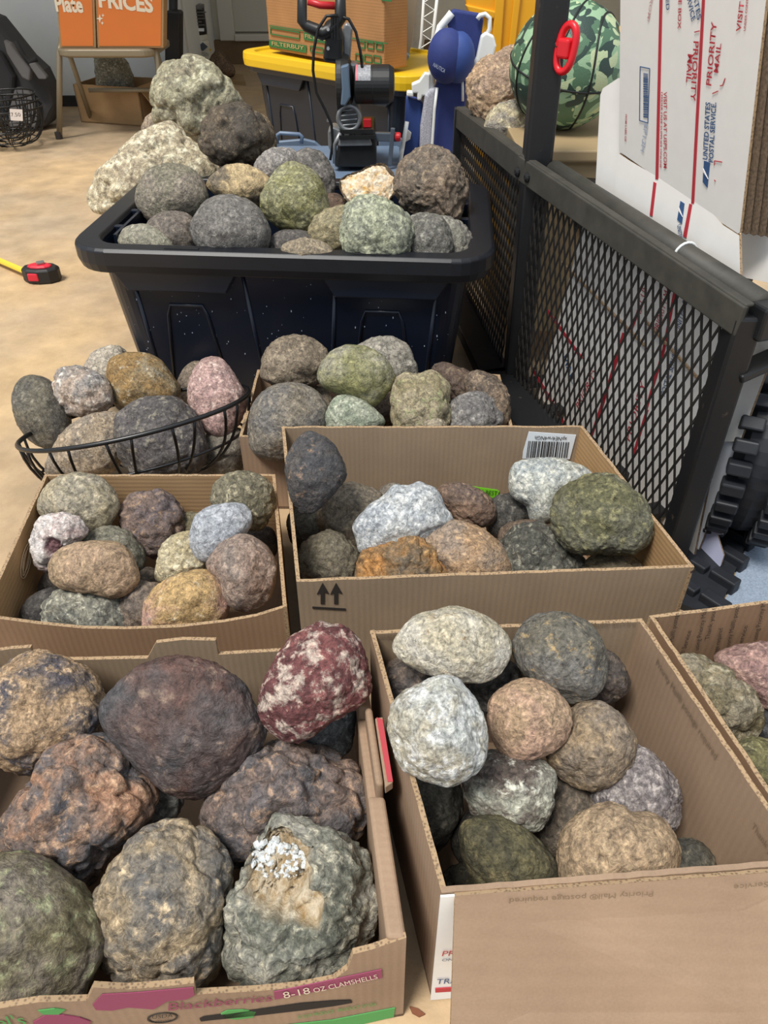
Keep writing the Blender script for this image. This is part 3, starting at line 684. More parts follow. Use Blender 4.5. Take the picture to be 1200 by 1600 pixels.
rock('brown rock deep in the middle of the mailing box', [(835,1290),(855,1240),(880,1210),(912,1220),(938,1250),(925,1290),(890,1330),(860,1342),(838,1325)], .08, ('6d604f','5a5248','857562'), 'rough', g)
rock('dark olive pointed rock near the front of the mailing box', [(718,1298),(740,1280),(790,1278),(840,1310),(867,1347),(866,1390),(840,1410),(790,1408),(750,1388),(725,1345)], .125, ('3f3c2e','5f5a3c','7d724c'), 'worn', g, spk=.57)
rock('dark rock hidden behind the dark olive one', [(706,1305),(730,1270),(770,1265),(790,1300),(770,1345),(730,1350),(708,1335)], .07, ('3a3833','4a453a','5c574c'), 'smooth', g)
rock('largest tan rock with a side lobe at the front of the mailing box', [(868,1340),(885,1300),(920,1270),(955,1258),(978,1262),(992,1276),(1018,1272),(1046,1288),(1061,1322),(1055,1352),(1030,1378),(1002,1390),(985,1402),(940,1412),(885,1405),(870,1375)], .135, ('b09572','9c8466','c4aa84'), 'worn', g, spk=.58, sc=.9)
rock('dark grey rock low in the front right corner of the mailing box', [(1030,1335),(1060,1315),(1095,1318),(1119,1350),(1112,1390),(1065,1400),(1030,1380)], .085, ('5e5a4c','4c4a42','77725f'), 'rough', g)
rock('dark brown rock in the front left corner of the mailing box', [(680,1395),(700,1360),(740,1352),(785,1385),(780,1420),(730,1435),(690,1425)], .06, ('4c4432','3c3a30','66604a'), 'rough', g)
g = 'rocks in the printed box'
rock('knobby green and brown rock in the printed box at the right edge', [(1030,1045),(1060,1022),(1100,1028),(1150,1058),(1182,1100),(1182,1140),(1155,1166),(1112,1165),(1085,1135),(1050,1095)], 0.135, ('6f6444','8b8068','a39a80'), 'knobb', g, sc=1.0)
rock('pink rock cut by the right edge of the picture', [(1112,1032),(1140,1012),(1200,1003),(1250,1020),(1260,1080),(1235,1115),(1185,1108),(1150,1075)], .15, ('a07f6f','94706a','b8978a'), 'rough', g)
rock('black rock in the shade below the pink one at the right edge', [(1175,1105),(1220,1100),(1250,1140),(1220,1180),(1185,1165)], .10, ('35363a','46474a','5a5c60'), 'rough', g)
rock('olive rock at the right edge beside the mailing box wall', [(1120,1190),(1150,1162),(1210,1158),(1270,1190),(1285,1260),(1240,1320),(1190,1305),(1150,1250)], 0.138, ('6f6a3c','57543c','aaa06e'), 'rough', g)
g = 'pale rocks in the low tan box'
rock('round beige rock in the back left corner of the low tan box', [(61,800),(72,763),(105,741),(145,741),(175,763),(184,797),(165,827),(135,834),(90,818)], 0.145, ('a89a78','9a917c','bfb295'), 'worn', g)
m2 = rock('small pink and white broken rock with a purple hollow in the low tan box', [(52,845),(60,815),(92,802),(125,808),(135,830),(118,850),(98,866),(76,894),(58,882)], .14, ('b59a94','cfc6c0','d8cfc8'), 'craggy', g, name='geode', carve=[(92,852,13,.3)], cav=('5c4044','7c5a5c'), sub=5)
rock('grey-green rock behind the tan oval one in the low tan box', [(120,850),(140,832),(172,822),(206,835),(227,872),(215,900),(175,905),(135,885)], .09, ('6f6d5c','7f7a68','8d8876'), 'rough', g)
rock('tan oval rock with a fine rippled skin in the low tan box', [(77,892),(90,860),(130,847),(182,848),(211,875),(214,912),(190,934),(150,927),(98,920)], .135, ('ae9070','a08664','bfa27f'), 'worn', g, spk=.6)
rock('purple-brown knobby rock in the back middle of the low tan box', [(186,800),(203,775),(248,767),(280,790),(287,825),(272,857),(245,873),(215,852),(194,825)], .105, ('7b665a','6b5f60','96795f'), 'knob', g)
rock('cream yellow rough rock in the middle of the low tan box', [(244,895),(253,855),(275,835),(302,832),(330,860),(330,890),(300,905),(268,915),(247,912)], .105, ('aa9a70','b8ac8a','d0c8aa'), 'knobs', g)
rock('smooth bluish white rock in the low tan box', [(296,842),(311,800),(345,787),(386,787),(394,812),(385,835),(357,852),(335,877),(308,874)], .155, ('a0a6ae','a8acb2','b6bbc0'), 'facet', g, spk=.7)
rock('mottled olive rock in the back right corner of the low tan box', [(329,775),(350,742),(395,738),(425,760),(427,800),(402,829),(370,822),(340,798)], 0.162, ('5f5a45','7b745c','b0a585'), 'knobs', g)
rock('pinkish brown bumpy rock at the right wall of the low tan box', [(323,882),(345,850),(385,834),(426,865),(431,905),(415,945),(385,957),(353,942),(343,908)], .12, ('937a6a','8a7b70','aa9484'), 'worn', g)
rock('oval pink rock with orange and yellow stains, front of the low tan box', [(221,962),(235,925),(270,900),(320,889),(350,912),(358,947),(345,970),(290,988),(235,988)], .09, ('ba9084','b8965c','cfc0a0'), 'worn', g, spk=.6, sc=.9)
rock('grey speckled flat rock at the front left of the low tan box', [(55,972),(70,935),(112,917),(162,920),(195,945),(205,978),(170,1000),(95,1000)], .075, ('93907f','5e5f58','bdb9a4'), 'knobs', g, sc=1.2)
rock('black rock in the front left corner of the low tan box', [(32,962),(50,930),(85,918),(105,940),(85,985),(45,990)], .08, ('3d3a38','4a4642','5c5852'), 'smooth', g)
rock('small brown rock in the gap at the front of the low tan box', [(180,945),(208,912),(252,912),(262,945),(240,985),(195,990)], .075, ('776656','6a5e54','8c7a68'), 'rough', g)
rock('small dark rock against the left wall of the low tan box', [(60,925),(70,895),(95,890),(105,915),(90,935)], .06, ('4a423a','56504a','6a6258'), 'smooth', g)
rock('small mottled rock peeking out behind the bluish white one', [(278,815),(290,800),(312,805),(318,830),(300,845),(282,838)], .09, ('6f664a','84795c','9a8f6f'), 'rough', g)
rock('dark rock under the mottled olive one in the low tan box', [(380,840),(400,822),(428,828),(432,865),(405,875)], .07, ('4a443e','5a5248','6c6458'), 'smooth', g)
rock('small brown rock in the dark centre of the low tan box', [(205,905),(225,885),(250,895),(252,915),(225,925)], .055, ('6a5a4a','54493f','7a6a58'), 'smooth', g)
g = 'rocks in the wire basket'
rock('dark grey standing oval rock at the left end of the wire basket', [(22,622),(35,591),(65,587),(90,608),(107,650),(107,690),(82,703),(52,692),(30,662)], 0.130, ('5a564f','67604f','7d7768'), 'smooth', g, amp=.8)
rock('pink and grey broken rock second from the left in the wire basket', [(83,605),(95,578),(130,573),(165,593),(176,630),(145,650),(110,649),(88,632)], 0.155, ('8d8884','b09a86','d4ccc0'), 'craggy', g, sub=5, amp=.8)
rock('pale grey rock at the back of the wire basket', [(128,585),(150,550),(182,540),(200,555),(205,590),(180,612),(145,605)], 0.105, ('a3988a','b0a592','c4bba8'), 'rough', g)
rock('yellow-brown rock with whitish patches at the back of the wire basket', [(169,585),(178,558),(220,552),(250,563),(281,603),(270,628),(240,635),(190,644),(175,620)], 0.145, ('94733c','8a7f68','b8b09c'), 'pebble', g, sc=.9, spk=.6)
rock('light tan rock low at the front left of the wire basket', [(72,735),(85,698),(120,660),(160,643),(192,650),(198,690),(178,735),(130,752),(85,750)], 0.090, ('a38e72','8c8070','b39f84'), 'facet', g, sc=1.1)
rock('big dark grey-purple rock in the middle of the wire basket', [(183,662),(210,630),(242,618),(290,628),(315,668),(323,712),(295,745),(225,750),(190,722)], 0.125, ('54504e','625c5c','8a8272'), 'worn', g, sc=1.0)
rock('tall pink rock at the right end of the wire basket', [(294,632),(300,585),(320,559),(346,557),(366,585),(387,622),(380,650),(355,686),(325,680),(304,655)], 0.160, ('b5918a','a8867c','d0b4a8'), 'facet', g, spk=.55)
rock('brown rock behind the tall pink one in the wire basket', [(278,595),(298,567),(325,570),(330,610),(300,640),(282,625)], 0.095, ('77695a','84755f','968672'), 'smooth', g)
rock('grey rock under the tall pink one in the wire basket', [(318,690),(345,665),(380,672),(388,700),(370,740),(330,742)], 0.075, ('6f685c','7c7466','8a8272'), 'smooth', g)
g = 'rocks in the box behind the two-arrow box'
rock('brown-grey rock standing highest at the back left, against the black tub', [(407,577),(423,538),(455,524),(490,530),(514,553),(505,590),(480,607),(440,607),(415,597)], .215, ('7a6c58','8a7a64','9c8c74'), 'rough', g)
rock('round yellow-green rock in front of the black tub', [(496,580),(520,548),(560,540),(602,560),(618,592),(605,615),(580,636),(540,620),(505,605)], .235, ('7d7c4a','94907a','a9a26c'), 'pebble', g, sc=.8, spk=.6)
rock('light grey rock behind the yellow-green one, against the black tub', [(555,545),(588,527),(625,533),(647,560),(650,592),(620,605),(575,595)], .19, ('8f897c','9a9486','aaa496'), 'rough', g)
rock('big smooth blue-grey rock at the left end, beside the wire basket', [(389,660),(400,625),(432,601),(472,600),(505,620),(515,655),(500,690),(470,715),(435,722),(400,712),(388,690)], 0.170, ('6f6b66','7b7160','8f8574'), 'smooth', g, amp=.9)
rock('brown rock leaning on the big blue-grey one', [(470,612),(500,604),(522,625),(525,655),(500,670),(478,650)], .13, ('7a6d5a','6c6252','8a7d66'), 'rough', g)
rock('dark rock at the bottom beside the wire basket', [(392,712),(410,700),(440,712),(442,745),(405,748)], 0.070, ('4c4a46','5a5650','66625a'), 'smooth', g)
rock('small pale green pointed rock in front of the yellow-green one', [(506,657),(523,620),(552,618),(580,634),(602,662),(560,680),(520,678)], .185, ('86907a','9aa08a','b5b8a2'), 'facet', g, spk=.54)
rock('upright yellowish knobby rock in the middle of the back box', [(612,650),(615,600),(640,582),(657,585),(672,577),(697,597),(703,622),(697,668),(655,682),(618,675)], .195, ('908460','a5987a','8a9060'), 'knobb', g, sc=1.0, amp=.7)
rock('dark brown rock with a black spot at the back right, under the cart post', [(674,580),(690,566),(715,574),(745,590),(760,620),(740,640),(705,625)], .175, ('6a5544','5a4a40','7f6c56'), 'rough', g)
rock('brown rock at the right end of the back box', [(725,590),(755,580),(785,600),(798,640),(785,670),(750,660)], 0.182, ('85705a','4a4038','9a866c'), 'rough', g, thr=.56)
rock('bluish grey craggy rock at the right end of the back box', [(699,645),(708,622),(745,613),(772,628),(785,655),(760,690),(710,690)], 0.168, ('6d6a68','7c7874','96928c'), 'craggy', g, sub=5, amp=.7)
rock('brown rock between the yellow-green and the upright yellowish ones', [(575,635),(600,612),(625,620),(625,660),(590,675)], .13, ('7c664e','6c5a48','8a745a'), 'smooth', g)
rock('tiny tan rock just showing over the rim of the two-arrow box', [(660,662),(675,653),(695,658),(698,680),(668,684)], .18, ('a0927a','948872','b0a48c'), 'smooth', g)
rock('dark rock just showing over the left rim of the two-arrow box', [(462,668),(480,657),(512,662),(515,690),(475,695)], .13, ('5a564e','66625a','77736a'), 'smooth', g)
g = 'rocks in the two-arrow box'
rock('dark upright rock with an orange tip in the back left corner of the two-arrow box', [(446,722),(460,690),(475,676),(492,673),(515,685),(532,712),(542,740),(525,768),(490,802),(462,797),(450,762)], 0.232, ('46464a','4f4a46','9a7a5c'), 'facet', g, spk=.61, dz=.7, sc=.9)
rock('dark grey rock low in the corner under the orange-tipped one', [(450,805),(490,790),(510,820),(498,850),(462,858)], .08, ('504c42','5c584c','6a665a'), 'rough', g)
rock('brownish grey round rock near the left of the two-arrow box', [(497,800),(513,770),(550,754),(590,766),(602,795),(585,840),(560,865),(522,855),(500,828)], .11, ('786c5a','837764','8f8470'), 'worn', g, spk=.6)
rock('dull brown rock in the front left corner of the two-arrow box', [(461,872),(483,842),(520,829),(555,855),(563,890),(545,920),(490,922),(465,900)], .10, ('6b6350','746a58','837a66'), 'knobs', g, spk=.6)
rock('bluish white crusty rock in the middle of the two-arrow box', [(551,822),(575,790),(600,775),(615,758),(640,760),(655,750),(682,765),(697,795),(707,817),(680,833),(650,852),(605,855),(566,867),(557,842)], .165, ('a8afb6','b8bbba','c9cbca'), 'worn', g, sc=1.0, spk=.54, dz=.7)
rock('small grey rock behind the bluish white crusty one', [(588,775),(603,757),(625,756),(640,780),(620,800),(595,795)], .09, ('6f685e','7a7266','888074'), 'smooth', g)
rock('bright orange stained rock at the front of the two-arrow box', [(555,892),(573,855),(612,845),(640,831),(660,838),(672,850),(702,872),(708,910),(670,935),(600,935),(560,915)], .115, ('b07a35','6d5f4c','c99a55'), 'knobs', g, sc=.9, thr=.50, spk=.6)
rock('light orange-tan rock right of the bright orange one', [(655,845),(690,815),(730,816),(770,838),(797,872),(798,910),(760,932),(715,930),(690,890)], .12, ('a88660','958270','bd9c74'), 'worn', g, spk=.6)
rock('reddish brown rock behind the light orange-tan one', [(682,767),(700,755),(735,759),(768,780),(775,808),(750,825),(715,815),(695,790)], .12, ('7b604c','6c5a50','8f7660'), 'knobs', g)
rock('black flat rock below the green sticker in the two-arrow box', [(760,792),(783,772),(820,779),(832,800),(818,818),(790,838),(763,838)], .09, ('3f3d3a','4d4a44','77746a'), 'rough', g)
rock('white rock at the back of the two-arrow box, under the shipping label', [(794,745),(808,722),(860,715),(900,724),(927,742),(905,775),(870,812),(835,820),(822,790),(799,775)], .15, ('b2b4a8','a0a8a8','c8c8bc'), 'facet', g, spk=.53)
rock('biggest olive green rock at the right of the two-arrow box', [(861,802),(882,760),(930,740),(965,744),(1003,780),(1020,817),(1010,852),(985,869),(935,864),(897,867),(868,832)], 0.198, ('62603f','6c6a58','8f8a5c'), 'rough', g, sc=1.0)
rock('black and grey speckled rock at the front of the two-arrow box', [(782,852),(808,820),(850,818),(885,843),(917,887),(905,920),(860,935),(800,932),(785,885)], .11, ('46463f','57564c','8f8c7c'), 'knobs', g, sc=1.1)
rock('small brown rock at the front right of the two-arrow box', [(910,885),(938,862),(975,859),(1007,888),(990,915),(935,920)], 0.118, ('77694c','6a6050','8c7f62'), 'rough', g)
rock('brown rock behind the speckled one in the two-arrow box', [(778,832),(800,815),(845,815),(880,845),(870,865),(820,860),(785,855)], .095, ('6d5a48','5e5044','7f6c58'), 'rough', g)
g = 'rocks heaped in and behind the black tub'
rock('big round rock on the very top of the heap', [(240,190),(243,140),(260,110),(285,97),(325,104),(355,125),(376,150),(370,170),(345,195),(330,217),(300,221),(268,206)], .455, ('9a9474','857c64','b8b598'), 'knobb', g, amp=.8, sc=.6, spk=.55)
rock('small tan rock squeezed under the topmost round rock', [(220,212),(233,183),(262,176),(285,200),(275,225),(240,228)], .38, ('97836c','8a7a66','b39c80'), 'rough', g)
rock('dark brown lumpy rock right of the topmost round rock', [(313,215),(323,185),(345,172),(378,168),(405,180),(424,208),(420,232),(395,252),(350,257),(320,241)], .455, ('5a4d3c','4c443a','75664e'), 'knobb', g, amp=.8, sc=.8)
rock('dark rock in the shadow under the dark brown lumpy one behind the tub', [(335,250),(365,240),(400,242),(418,258),(405,285),(360,290),(338,275)], .355, ('4a443c','544c42','665c4e'), 'rough', g)
rock('brown rock edge behind the dark brown lumpy one', [(395,182),(415,182),(430,210),(430,235),(405,245),(395,215)], .37, ('6c5c44','7a6a50','857558'), 'rough', g)
rock('very large cream crusted rock spilling over the left back corner of the tub', [(138,310),(145,283),(178,255),(218,222),(248,204),(275,197),(298,220),(335,250),(345,275),(330,305),(240,325),(190,335),(150,333)], .36, ('b5a582','a8987c','d8cfae'), 'knobb', g, amp=.7, sc=.7, spk=.52, dz=.7)
rock('grey-brown rock with a greenish top in the left back corner of the tub', [(213,320),(220,286),(248,262),(290,261),(320,285),(327,315),(308,337),(270,350),(235,348)], .385, ('84796a','7a7560','9a8f7c'), 'smooth', g, amp=1.1)
rock('smooth brown-grey rock low between the tub rim and the round grey one', [(230,355),(258,333),(300,338),(312,375),(290,405),(245,400)], .35, ('77695e','6f665c','877a6c'), 'smooth', g)
rock('pale flat rock in the front left corner of the tub', [(183,372),(203,354),(240,355),(272,380),(265,400),(205,400)], .35, ('8d8876','97927c','a8a490'), 'smooth', g)
rock('round dark grey rock at the front of the tub', [(298,352),(318,320),(355,308),(395,319),(419,350),(420,380),(400,400),(330,402),(304,380)], .385, ('68645f','74706a','88847e'), 'pebble', g)
rock('cream yellow rock with dark patches in the tub, left of the moss green one', [(321,287),(345,265),(375,259),(410,270),(432,290),(417,310),(395,322),(350,312)], .40, ('b89f70','4a443e','cbb98e'), 'facet', g, sc=.6, thr=.56, spk=.62)
rock('moss green pointed rock in the middle of the tub', [(405,322),(420,285),(440,262),(462,256),(500,275),(518,320),(507,347),(472,364),(430,352)], .41, ('7f7c48','8a886c','aaa676'), 'facet', g, spk=.55)
rock('whitish grey rock behind the moss green one', [(396,264),(418,238),(455,234),(470,255),(450,285),(410,285)], .42, ('98928c','8c8680','b0aaa2'), 'rough', g)
rock('dark grey pitted rock at the back of the tub behind the moss green one', [(458,252),(475,235),(505,243),(524,280),(512,310),(485,290)], .42, ('706a64','625e58','8a847c'), 'craggy', g, sub=5, amp=.7)
g12 = rock('open half geode with a white and orange inside at the back of the tub', [(527,285),(540,272),(560,268),(575,260),(598,253),(617,275),(614,305),(590,320),(548,316),(532,300)], .415, ('5a4c3c','6c5c46','8a785c'), 'facet', g, name='geode', carve=[(573,284,52,.45)], cav=('d8ab62','f0e6d2'), sub=5, dz=.75)
rock('tall brown rock with a net of ridges at the right back of the tub', [(619,282),(628,250),(662,235),(700,243),(727,270),(727,310),(708,352),(680,345),(640,328),(620,312)], .42, ('7f6c58','6a6054','9a866c'), 'craggy', g, sc=.9, sub=6, amp=.8)
rock('pale green grainy rock at the front right of the tub', [(532,362),(543,320),(570,307),(610,319),(640,343),(646,375),(628,405),(572,408),(538,394)], .395, ('959a7c','8a8e7c','b8bb9c'), 'knobs', g, spk=.52)
rock('grey rough rock right of the pale green one in the tub', [(632,350),(660,334),(690,340),(705,370),(700,405),(645,408)], .375, ('7d7b70','6c6a62','95938a'), 'rough', g)
rock('grey low rock at the front right corner of the tub', [(672,345),(700,340),(725,355),(740,378),(738,405),(690,410)], .36, ('838174','747068','9b988c'), 'knobs', g)
rock('yellow-brown rock left of the pale green one in the tub', [(481,372),(493,340),(528,322),(552,330),(548,375),(540,400),(500,400)], .365, ('857852','8f8564','a09470'), 'rough', g)
rock('dark rock under the moss green one at the front of the tub', [(415,385),(440,362),(490,366),(500,390),(470,410),(430,408)], .345, ('55504c','625c58','706a64'), 'smooth', g)
rock('flat tan rock at the front rim of the tub', [(438,388),(468,374),(502,378),(525,398),(500,412),(455,410)], .365, ('95866c','8a7c66','a8987c'), 'rough', g)
rock('brown rock in the gap right of the moss green one', [(498,318),(515,303),(535,308),(545,335),(520,350),(502,340)], .36, ('6c5442','5e4a3c','7d6650'), 'smooth', g)
g = None
rock('grey jagged rock standing in the box under the folding chair', [(148,88),(152,82),(168,80),(195,93),(207,120),(206,142),(185,150),(165,150),(154,140),(152,112)], atY(170, 120, 4.25).z, ('8a8470','7c7866','b0ac98'), 'craggy', g, sub=5, amp=.7)
rock('brown rock on the floor beside the white jar at the back', [(322,110),(335,85),(345,80),(358,95),(368,110),(362,118),(335,118)], .085, ('6c5238','5a4632','8a6a48'), 'craggy', g, sub=5, amp=.6)
rock('large pitted pinkish tan rock in the cart beside the ball', [(728,135),(733,120),(750,102),(780,88),(812,78),(840,110),(840,160),(815,180),(770,195),(742,185)], .53, ('b08f6a','a0846c','c9ae84'), 'craggy', 'rocks in the cart', sub=6, amp=.7, sc=.8)
rock('cream and grey rock in front of the pitted one in the cart', [(755,200),(765,175),(795,160),(825,165),(832,200),(815,224),(785,222),(765,212)], .49, ('b8a880','8c8478','cfc49c'), 'rough', 'rocks in the cart', sub=5)
# ------------------------------------------------------------------ black steel cart with expanded metal side
steel = simple('black_steel', '17181a', .42, noise=.25, nscale=40, bump=.25, spec=.5, col2='4d4438', c2at=.70)
railm = simple('worn_black_bar', '3b3933', .6, noise=.25, nscale=30, bump=.3)
N0 = at(1150, 468, .47); F0 = at(813, 242, .50); LP = (F0.xy-N0.xy).length
NE = Vector((N0.x, N0.y, 0)); E_ = Vector((F0.x-N0.x, F0.y-N0.y, 0)).normalized(); NR = Vector((E_.y, -E_.x, 0))
FC = atY(714, 168, 2.12); E2 = Vector((FC.x-F0.x, FC.y-F0.y, 0)); LF = E2.length; E2.normalize(); N2 = Vector((E2.y, -E2.x, 0))
def G_(t, off, h): return NE+E_*t+NR*off+Vector((0, 0, h))
def H_(t, off, h): return Vector((F0.x, F0.y, 0))+E2*t+N2*off+Vector((0, 0, h))
def tpx(px, py, off):  # t, h of a pixel on the vertical plane at this offset
    pl = Plane(G_(0, off, 0), G_(1, off, 0), G_(0, off, 1)); p = pl.hit(px, py)-NE; return p.dot(E_), p.z
RH = lambda t: .47+.03*t/LP
cart = empty('utility_cart', (.45, 1.5, 0), 'black steel cart with an expanded metal side and tall square post, right of the tub', 'cart')
MB().bar(G_(-.02, 0, .448), G_(LP, 0, .478), .008, .042).bar(G_(-.02, .006, .469), G_(LP, .006, .499), .014, .005).bar(H_(0, 0, .478), H_(LF, 0, FC.z-.022), .006, .045).bar(H_(0, .010, .499), H_(LF, .010, FC.z), .022, .005).build('top_rail', railm, cart, bevel=.002)
MB().tube([G_(.0, .046, .454), G_(LP-.05, .046, .480)], .019, 20).build('tube_rail', railm, cart, smooth=True)
MB().bar(G_(-.005, .018, .04), G_(-.005, .018, .452), .040, .036).build('corner_post', steel, cart, bevel=.004)
pt_ = atY(866, -22, G_(LP-.02, .03, 0).y)
MB().bar(G_(LP-.02, .034, .03), pt_, .052, .05, up=(1, 0, 0)).build('tall_post', steel, cart, bevel=.006)
MB().bar(H_(LF, .01, .05), H_(LF, .01, FC.z), .03, .03).build('far_post', steel, cart, bevel=.003)
MB().bar(G_(-.02, .02, .445), G_(-.02, .60, .445), .034, .045).build('end_rail', steel, cart, bevel=.004)
MB().bar(G_(-.015, .02, .365), G_(-.015, .36, .462), .012, .036, up=(0, 1, 0)).build('diagonal_brace', steel, cart, bevel=.003)
MB().bar(G_(0, -.022, .045), G_(LP, -.022, .045), .09, .03).bar(H_(-.02, -.010, .045), H_(LF, -.010, .045), .07, .03).build('bottom_rail', steel, cart, bevel=.003)
MB().bar(H_(LF, .03, .44), H_(LF, .60, .44), .03, .03).build('back_rail', steel, cart, bevel=.003)
m = MB()
for k in range(5): m.bar(G_(.1+.12*k, .02, .035), G_(.1+.12*k, .50, .035), .03, .012)
m.build('bed_slats', steel, cart)
# expanded metal: zigzag strands
Wd, Hd, h0 = .0190, .052, .055
def mesh_side(G2, L, hA, hB, a0, b0):
    m = MB(); t = a0; k = 0
    while t < b0:
        top = hA+(hB-hA)*t/L; i = 0
        while h0+i*Hd/2 < top:
            s0 = (1 if (i+k) % 2 else -1); za, zb = h0+i*Hd/2, min(h0+(i+1)*Hd/2, top)
            m.bar(G2(t+s0*Wd*.25, .012, za), G2(t-s0*Wd*.25*(2*(zb-za)/(Hd/2)-1), .012, zb), .0034, .0022, up=NR); i += 1
        t += Wd*.5+.0003; k += 1
    return m.build('mesh_panel', simple('mesh_steel', '211f1d', .5, noise=.3, nscale=60), cart)
mesh_side(G_, LP, .435, .465, .012, LP-.045)
mesh_side(H_, LF, .465, FC.z-.03, .02, LF-.01)
# bolts
m = MB()
for t in (LP-.045, LP-.005):
    m.lathe(G_(t, -.003, .472), [(.009, 0), (.009, .004), (.004, .007)], 12, axis=-NR)
m.build('bolt', steel, cart, smooth=False)
# wheel of the cart, knobbly tyre
tyre = simple('tyre_rubber', '1b1e24', .55, noise=.2, nscale=60, bump=.15)
ax = Vector((.917, -.4, 0)).normalized(); wc = Vector((.665, 1.05, .175))-ax*.045; m = MB()
m.lathe(wc-ax*.045, [(.09, 0), (.135, .0), (.150, .015), (.156, .045), (.150, .075), (.135, .09), (.09, .09)], 48, axis=ax)
R3 = Vector(ax).to_track_quat('Z', 'Y').to_matrix()
for i in range(30):
    a = 2*math.pi*i/30
    for s in (-1, 1):
        aa = a+(.1 if s > 0 else 0); rad = R3 @ Vector((math.cos(aa), math.sin(aa), 0)); tan = R3 @ Vector((-math.sin(aa), math.cos(aa), 0))
        M = Matrix((tan, ax, rad)).transposed()
        m.box(wc+ax*s*.034+rad*.160, (.020, .034, .028), rot=M)
m.build('tire', tyre, cart, bevel=.003)
MB().lathe(wc-ax*.035, [(.02, 0), (.085, 0), (.092, .01), (.092, .06), (.085, .07), (.02, .08)], 32, axis=ax).build('wheel_rim', steel, cart)
# red pull ring pin in the tall post
red = simple('red_plastic', 'd01724', .35); PW = atY(884, 74, pt_.y-.04)
pin = empty('locking_pin', PW, 'red plastic handled locking pin stuck through the tall black post', 'pin')
A0, A1 = atY(893, 38, pt_.y-.04), atY(877, 112, pt_.y-.04)
loop = []; dx_ = (A1-A0); L_ = dx_.length; dx_.normalize(); sd = Vector((.62, -.78, 0))
for i in range(32):
    a = 2*math.pi*i/32; c = math.cos(a); s = math.sin(a); loop.append((A0+A1)/2+dx_*(L_/2*abs(c)**.7*(1 if c > 0 else -1))+sd*(.017*s))
MB().tube(loop, .0062, 12, closed=True).build('handle_loop', red, pin, smooth=True)
MB().bar((A0+A1)/2-sd*.014, (A0+A1)/2+sd*.012-Vector((.0, 0, 0)), .022, .03).build('handle_grip', red, pin, bevel=.005, bseg=3)
MB().tube([(A0+A1)/2-sd*.012, atY(856, 62, pt_.y)], .007, 10).build('pin_shaft', steel, pin, smooth=True)
# white cable tie on the tube rail
ctc = G_(tpx(1072, 392, .046)[0], .046, .462)
tie = MB().tube([ctc+NR*(.0198*math.cos(a))+Vector((0, 0, .0198*math.sin(a))) for a in [2*math.pi*i/20 for i in range(20)]], .0022, 6, closed=True).build('cable_tie', simple('white_nylon', 'd8dcdc', .4), None, smooth=True)
tag(tie, 'thin white cable tie looped round the black tube rail of the cart', 'cable tie')

# ------------------------------------------------------------------ flattened postal boxes standing in the cart
pw = simple('postal_white', 'e9e6e1', .5, noise=.02, nscale=40, bump=.04); pwb = simple('postal_white_back', 'dfe3ea', .4)
def vplane(off): return Plane(G_(0, off, 0), G_(1, off, 0), G_(0, off, 1))
def sheet(name, pl, pts, th=.004, mat=pw, label=None, group='flattened white postal boxes in the cart', parent=None, world=None, nd=None):
    P3 = world or [pl.hit(*p) for p in pts]
    o = MB().prism(P3, (nd or -pl.n)*th, 0, 1).build(name, [mat, EDK], parent)
    if label: tag(o, label, 'box', group)
    return o
VA = vplane(.073); q0, q1 = VA.hit(1156, 363), VA.hit(967, 236); up_d = Vector((0, 0, 1))-NR*.17
print('SHEET', q0, q1)
PA = Plane(q0, q1, q0+up_d)
boxA = [PA.hit(*p) for p in ((970, -60), (1201, -60), (1197, 0), (1156, 363), (1153, 365), (937+175, 338), (967, 236))]
VP = vplane(.056); fz = Vector((0, 0, .0))
shA = empty('flattened_postal_box', (q0+q1)/2*1.0-Vector((0, 0, .5)), 'foremost flattened white postal box leaning over the cart rail, red and blue printing upright', 'box', 'flattened white postal boxes in the cart')
EDK = simple('dark_edge', '6b5a48', .9, noise=.5, nscale=260)
MB().prism(boxA, -PA.n*.004, 0, 1).build('main_panel', [pw, EDG], shA)
FP = Plane(q0, q1, q0-Vector((0, 0, 1))+NR*.01)
MB().prism([FP.hit(*p) for p in ((967, 240), (985, 252), (1020, 272), (1062, 294), (1066, 302), (1110, 330), (1130, 352), (1155, 368), (1160, 560), (945, 420))], -FP.n*.004, 0, 1).build('lower_flap', [pw, EDG], shA)
MPO = [o for o in shA.children if o.name.startswith('main_panel')][0]; LFO = [o for o in shA.children if o.name.startswith('lower_flap')][0]
def T(s, a, b_, h, m=USR, p=PA, par=None, o=.0012, **k): text(s, p, a, b_, h, m, 'printed_text', par or (MPO if p is PA else LFO), off=o, bold=k.get('b', .012))
for a, b in (((1034, -20), (1027, 280)), ((1101, -20), (1083, 318))):
    decal([(a[0]-2, a[1]), (a[0]+2, a[1]), (b[0]+2, b[1]), (b[0]-2, b[1])], PA, USR, 'printed_stripe', shA)
decal([(1022, 284), (1026, 286), (1020, 338), (1016, 336)], FP, USR, 'printed_stripe', shA)
decal([(1078, 318), (1082, 320), (1073, 372), (1068, 369)], FP, USR, 'printed_stripe', shA)
T('PRIORITY', (1085, 64), (1080, 157), 8); T('MAIL', (1076, 84), (1073, 128), 8)
T('PRIORITY', (1112, 134), (1121, 34), 8); T('MAIL', (1123, 114), (1128, 68), 7)
T('UNITED STATES', (1106, 250), (1111, 160), 7, USB, b=.02); T('POSTAL SERVICE.', (1115, 254), (1120, 160), 7, USB, b=.02)
T('TATES', (1082, -18), (1091, 32), 7, USB); T('RVICE', (1075, 0), (1082, 34), 7, USB)
T('VISIT US AT USPS.COM', (1038, 143), (1038, 262), 5); T('ORDER FREE SUPPLIES ONLINE', (1034, 143), (1032, 262), 2.5)
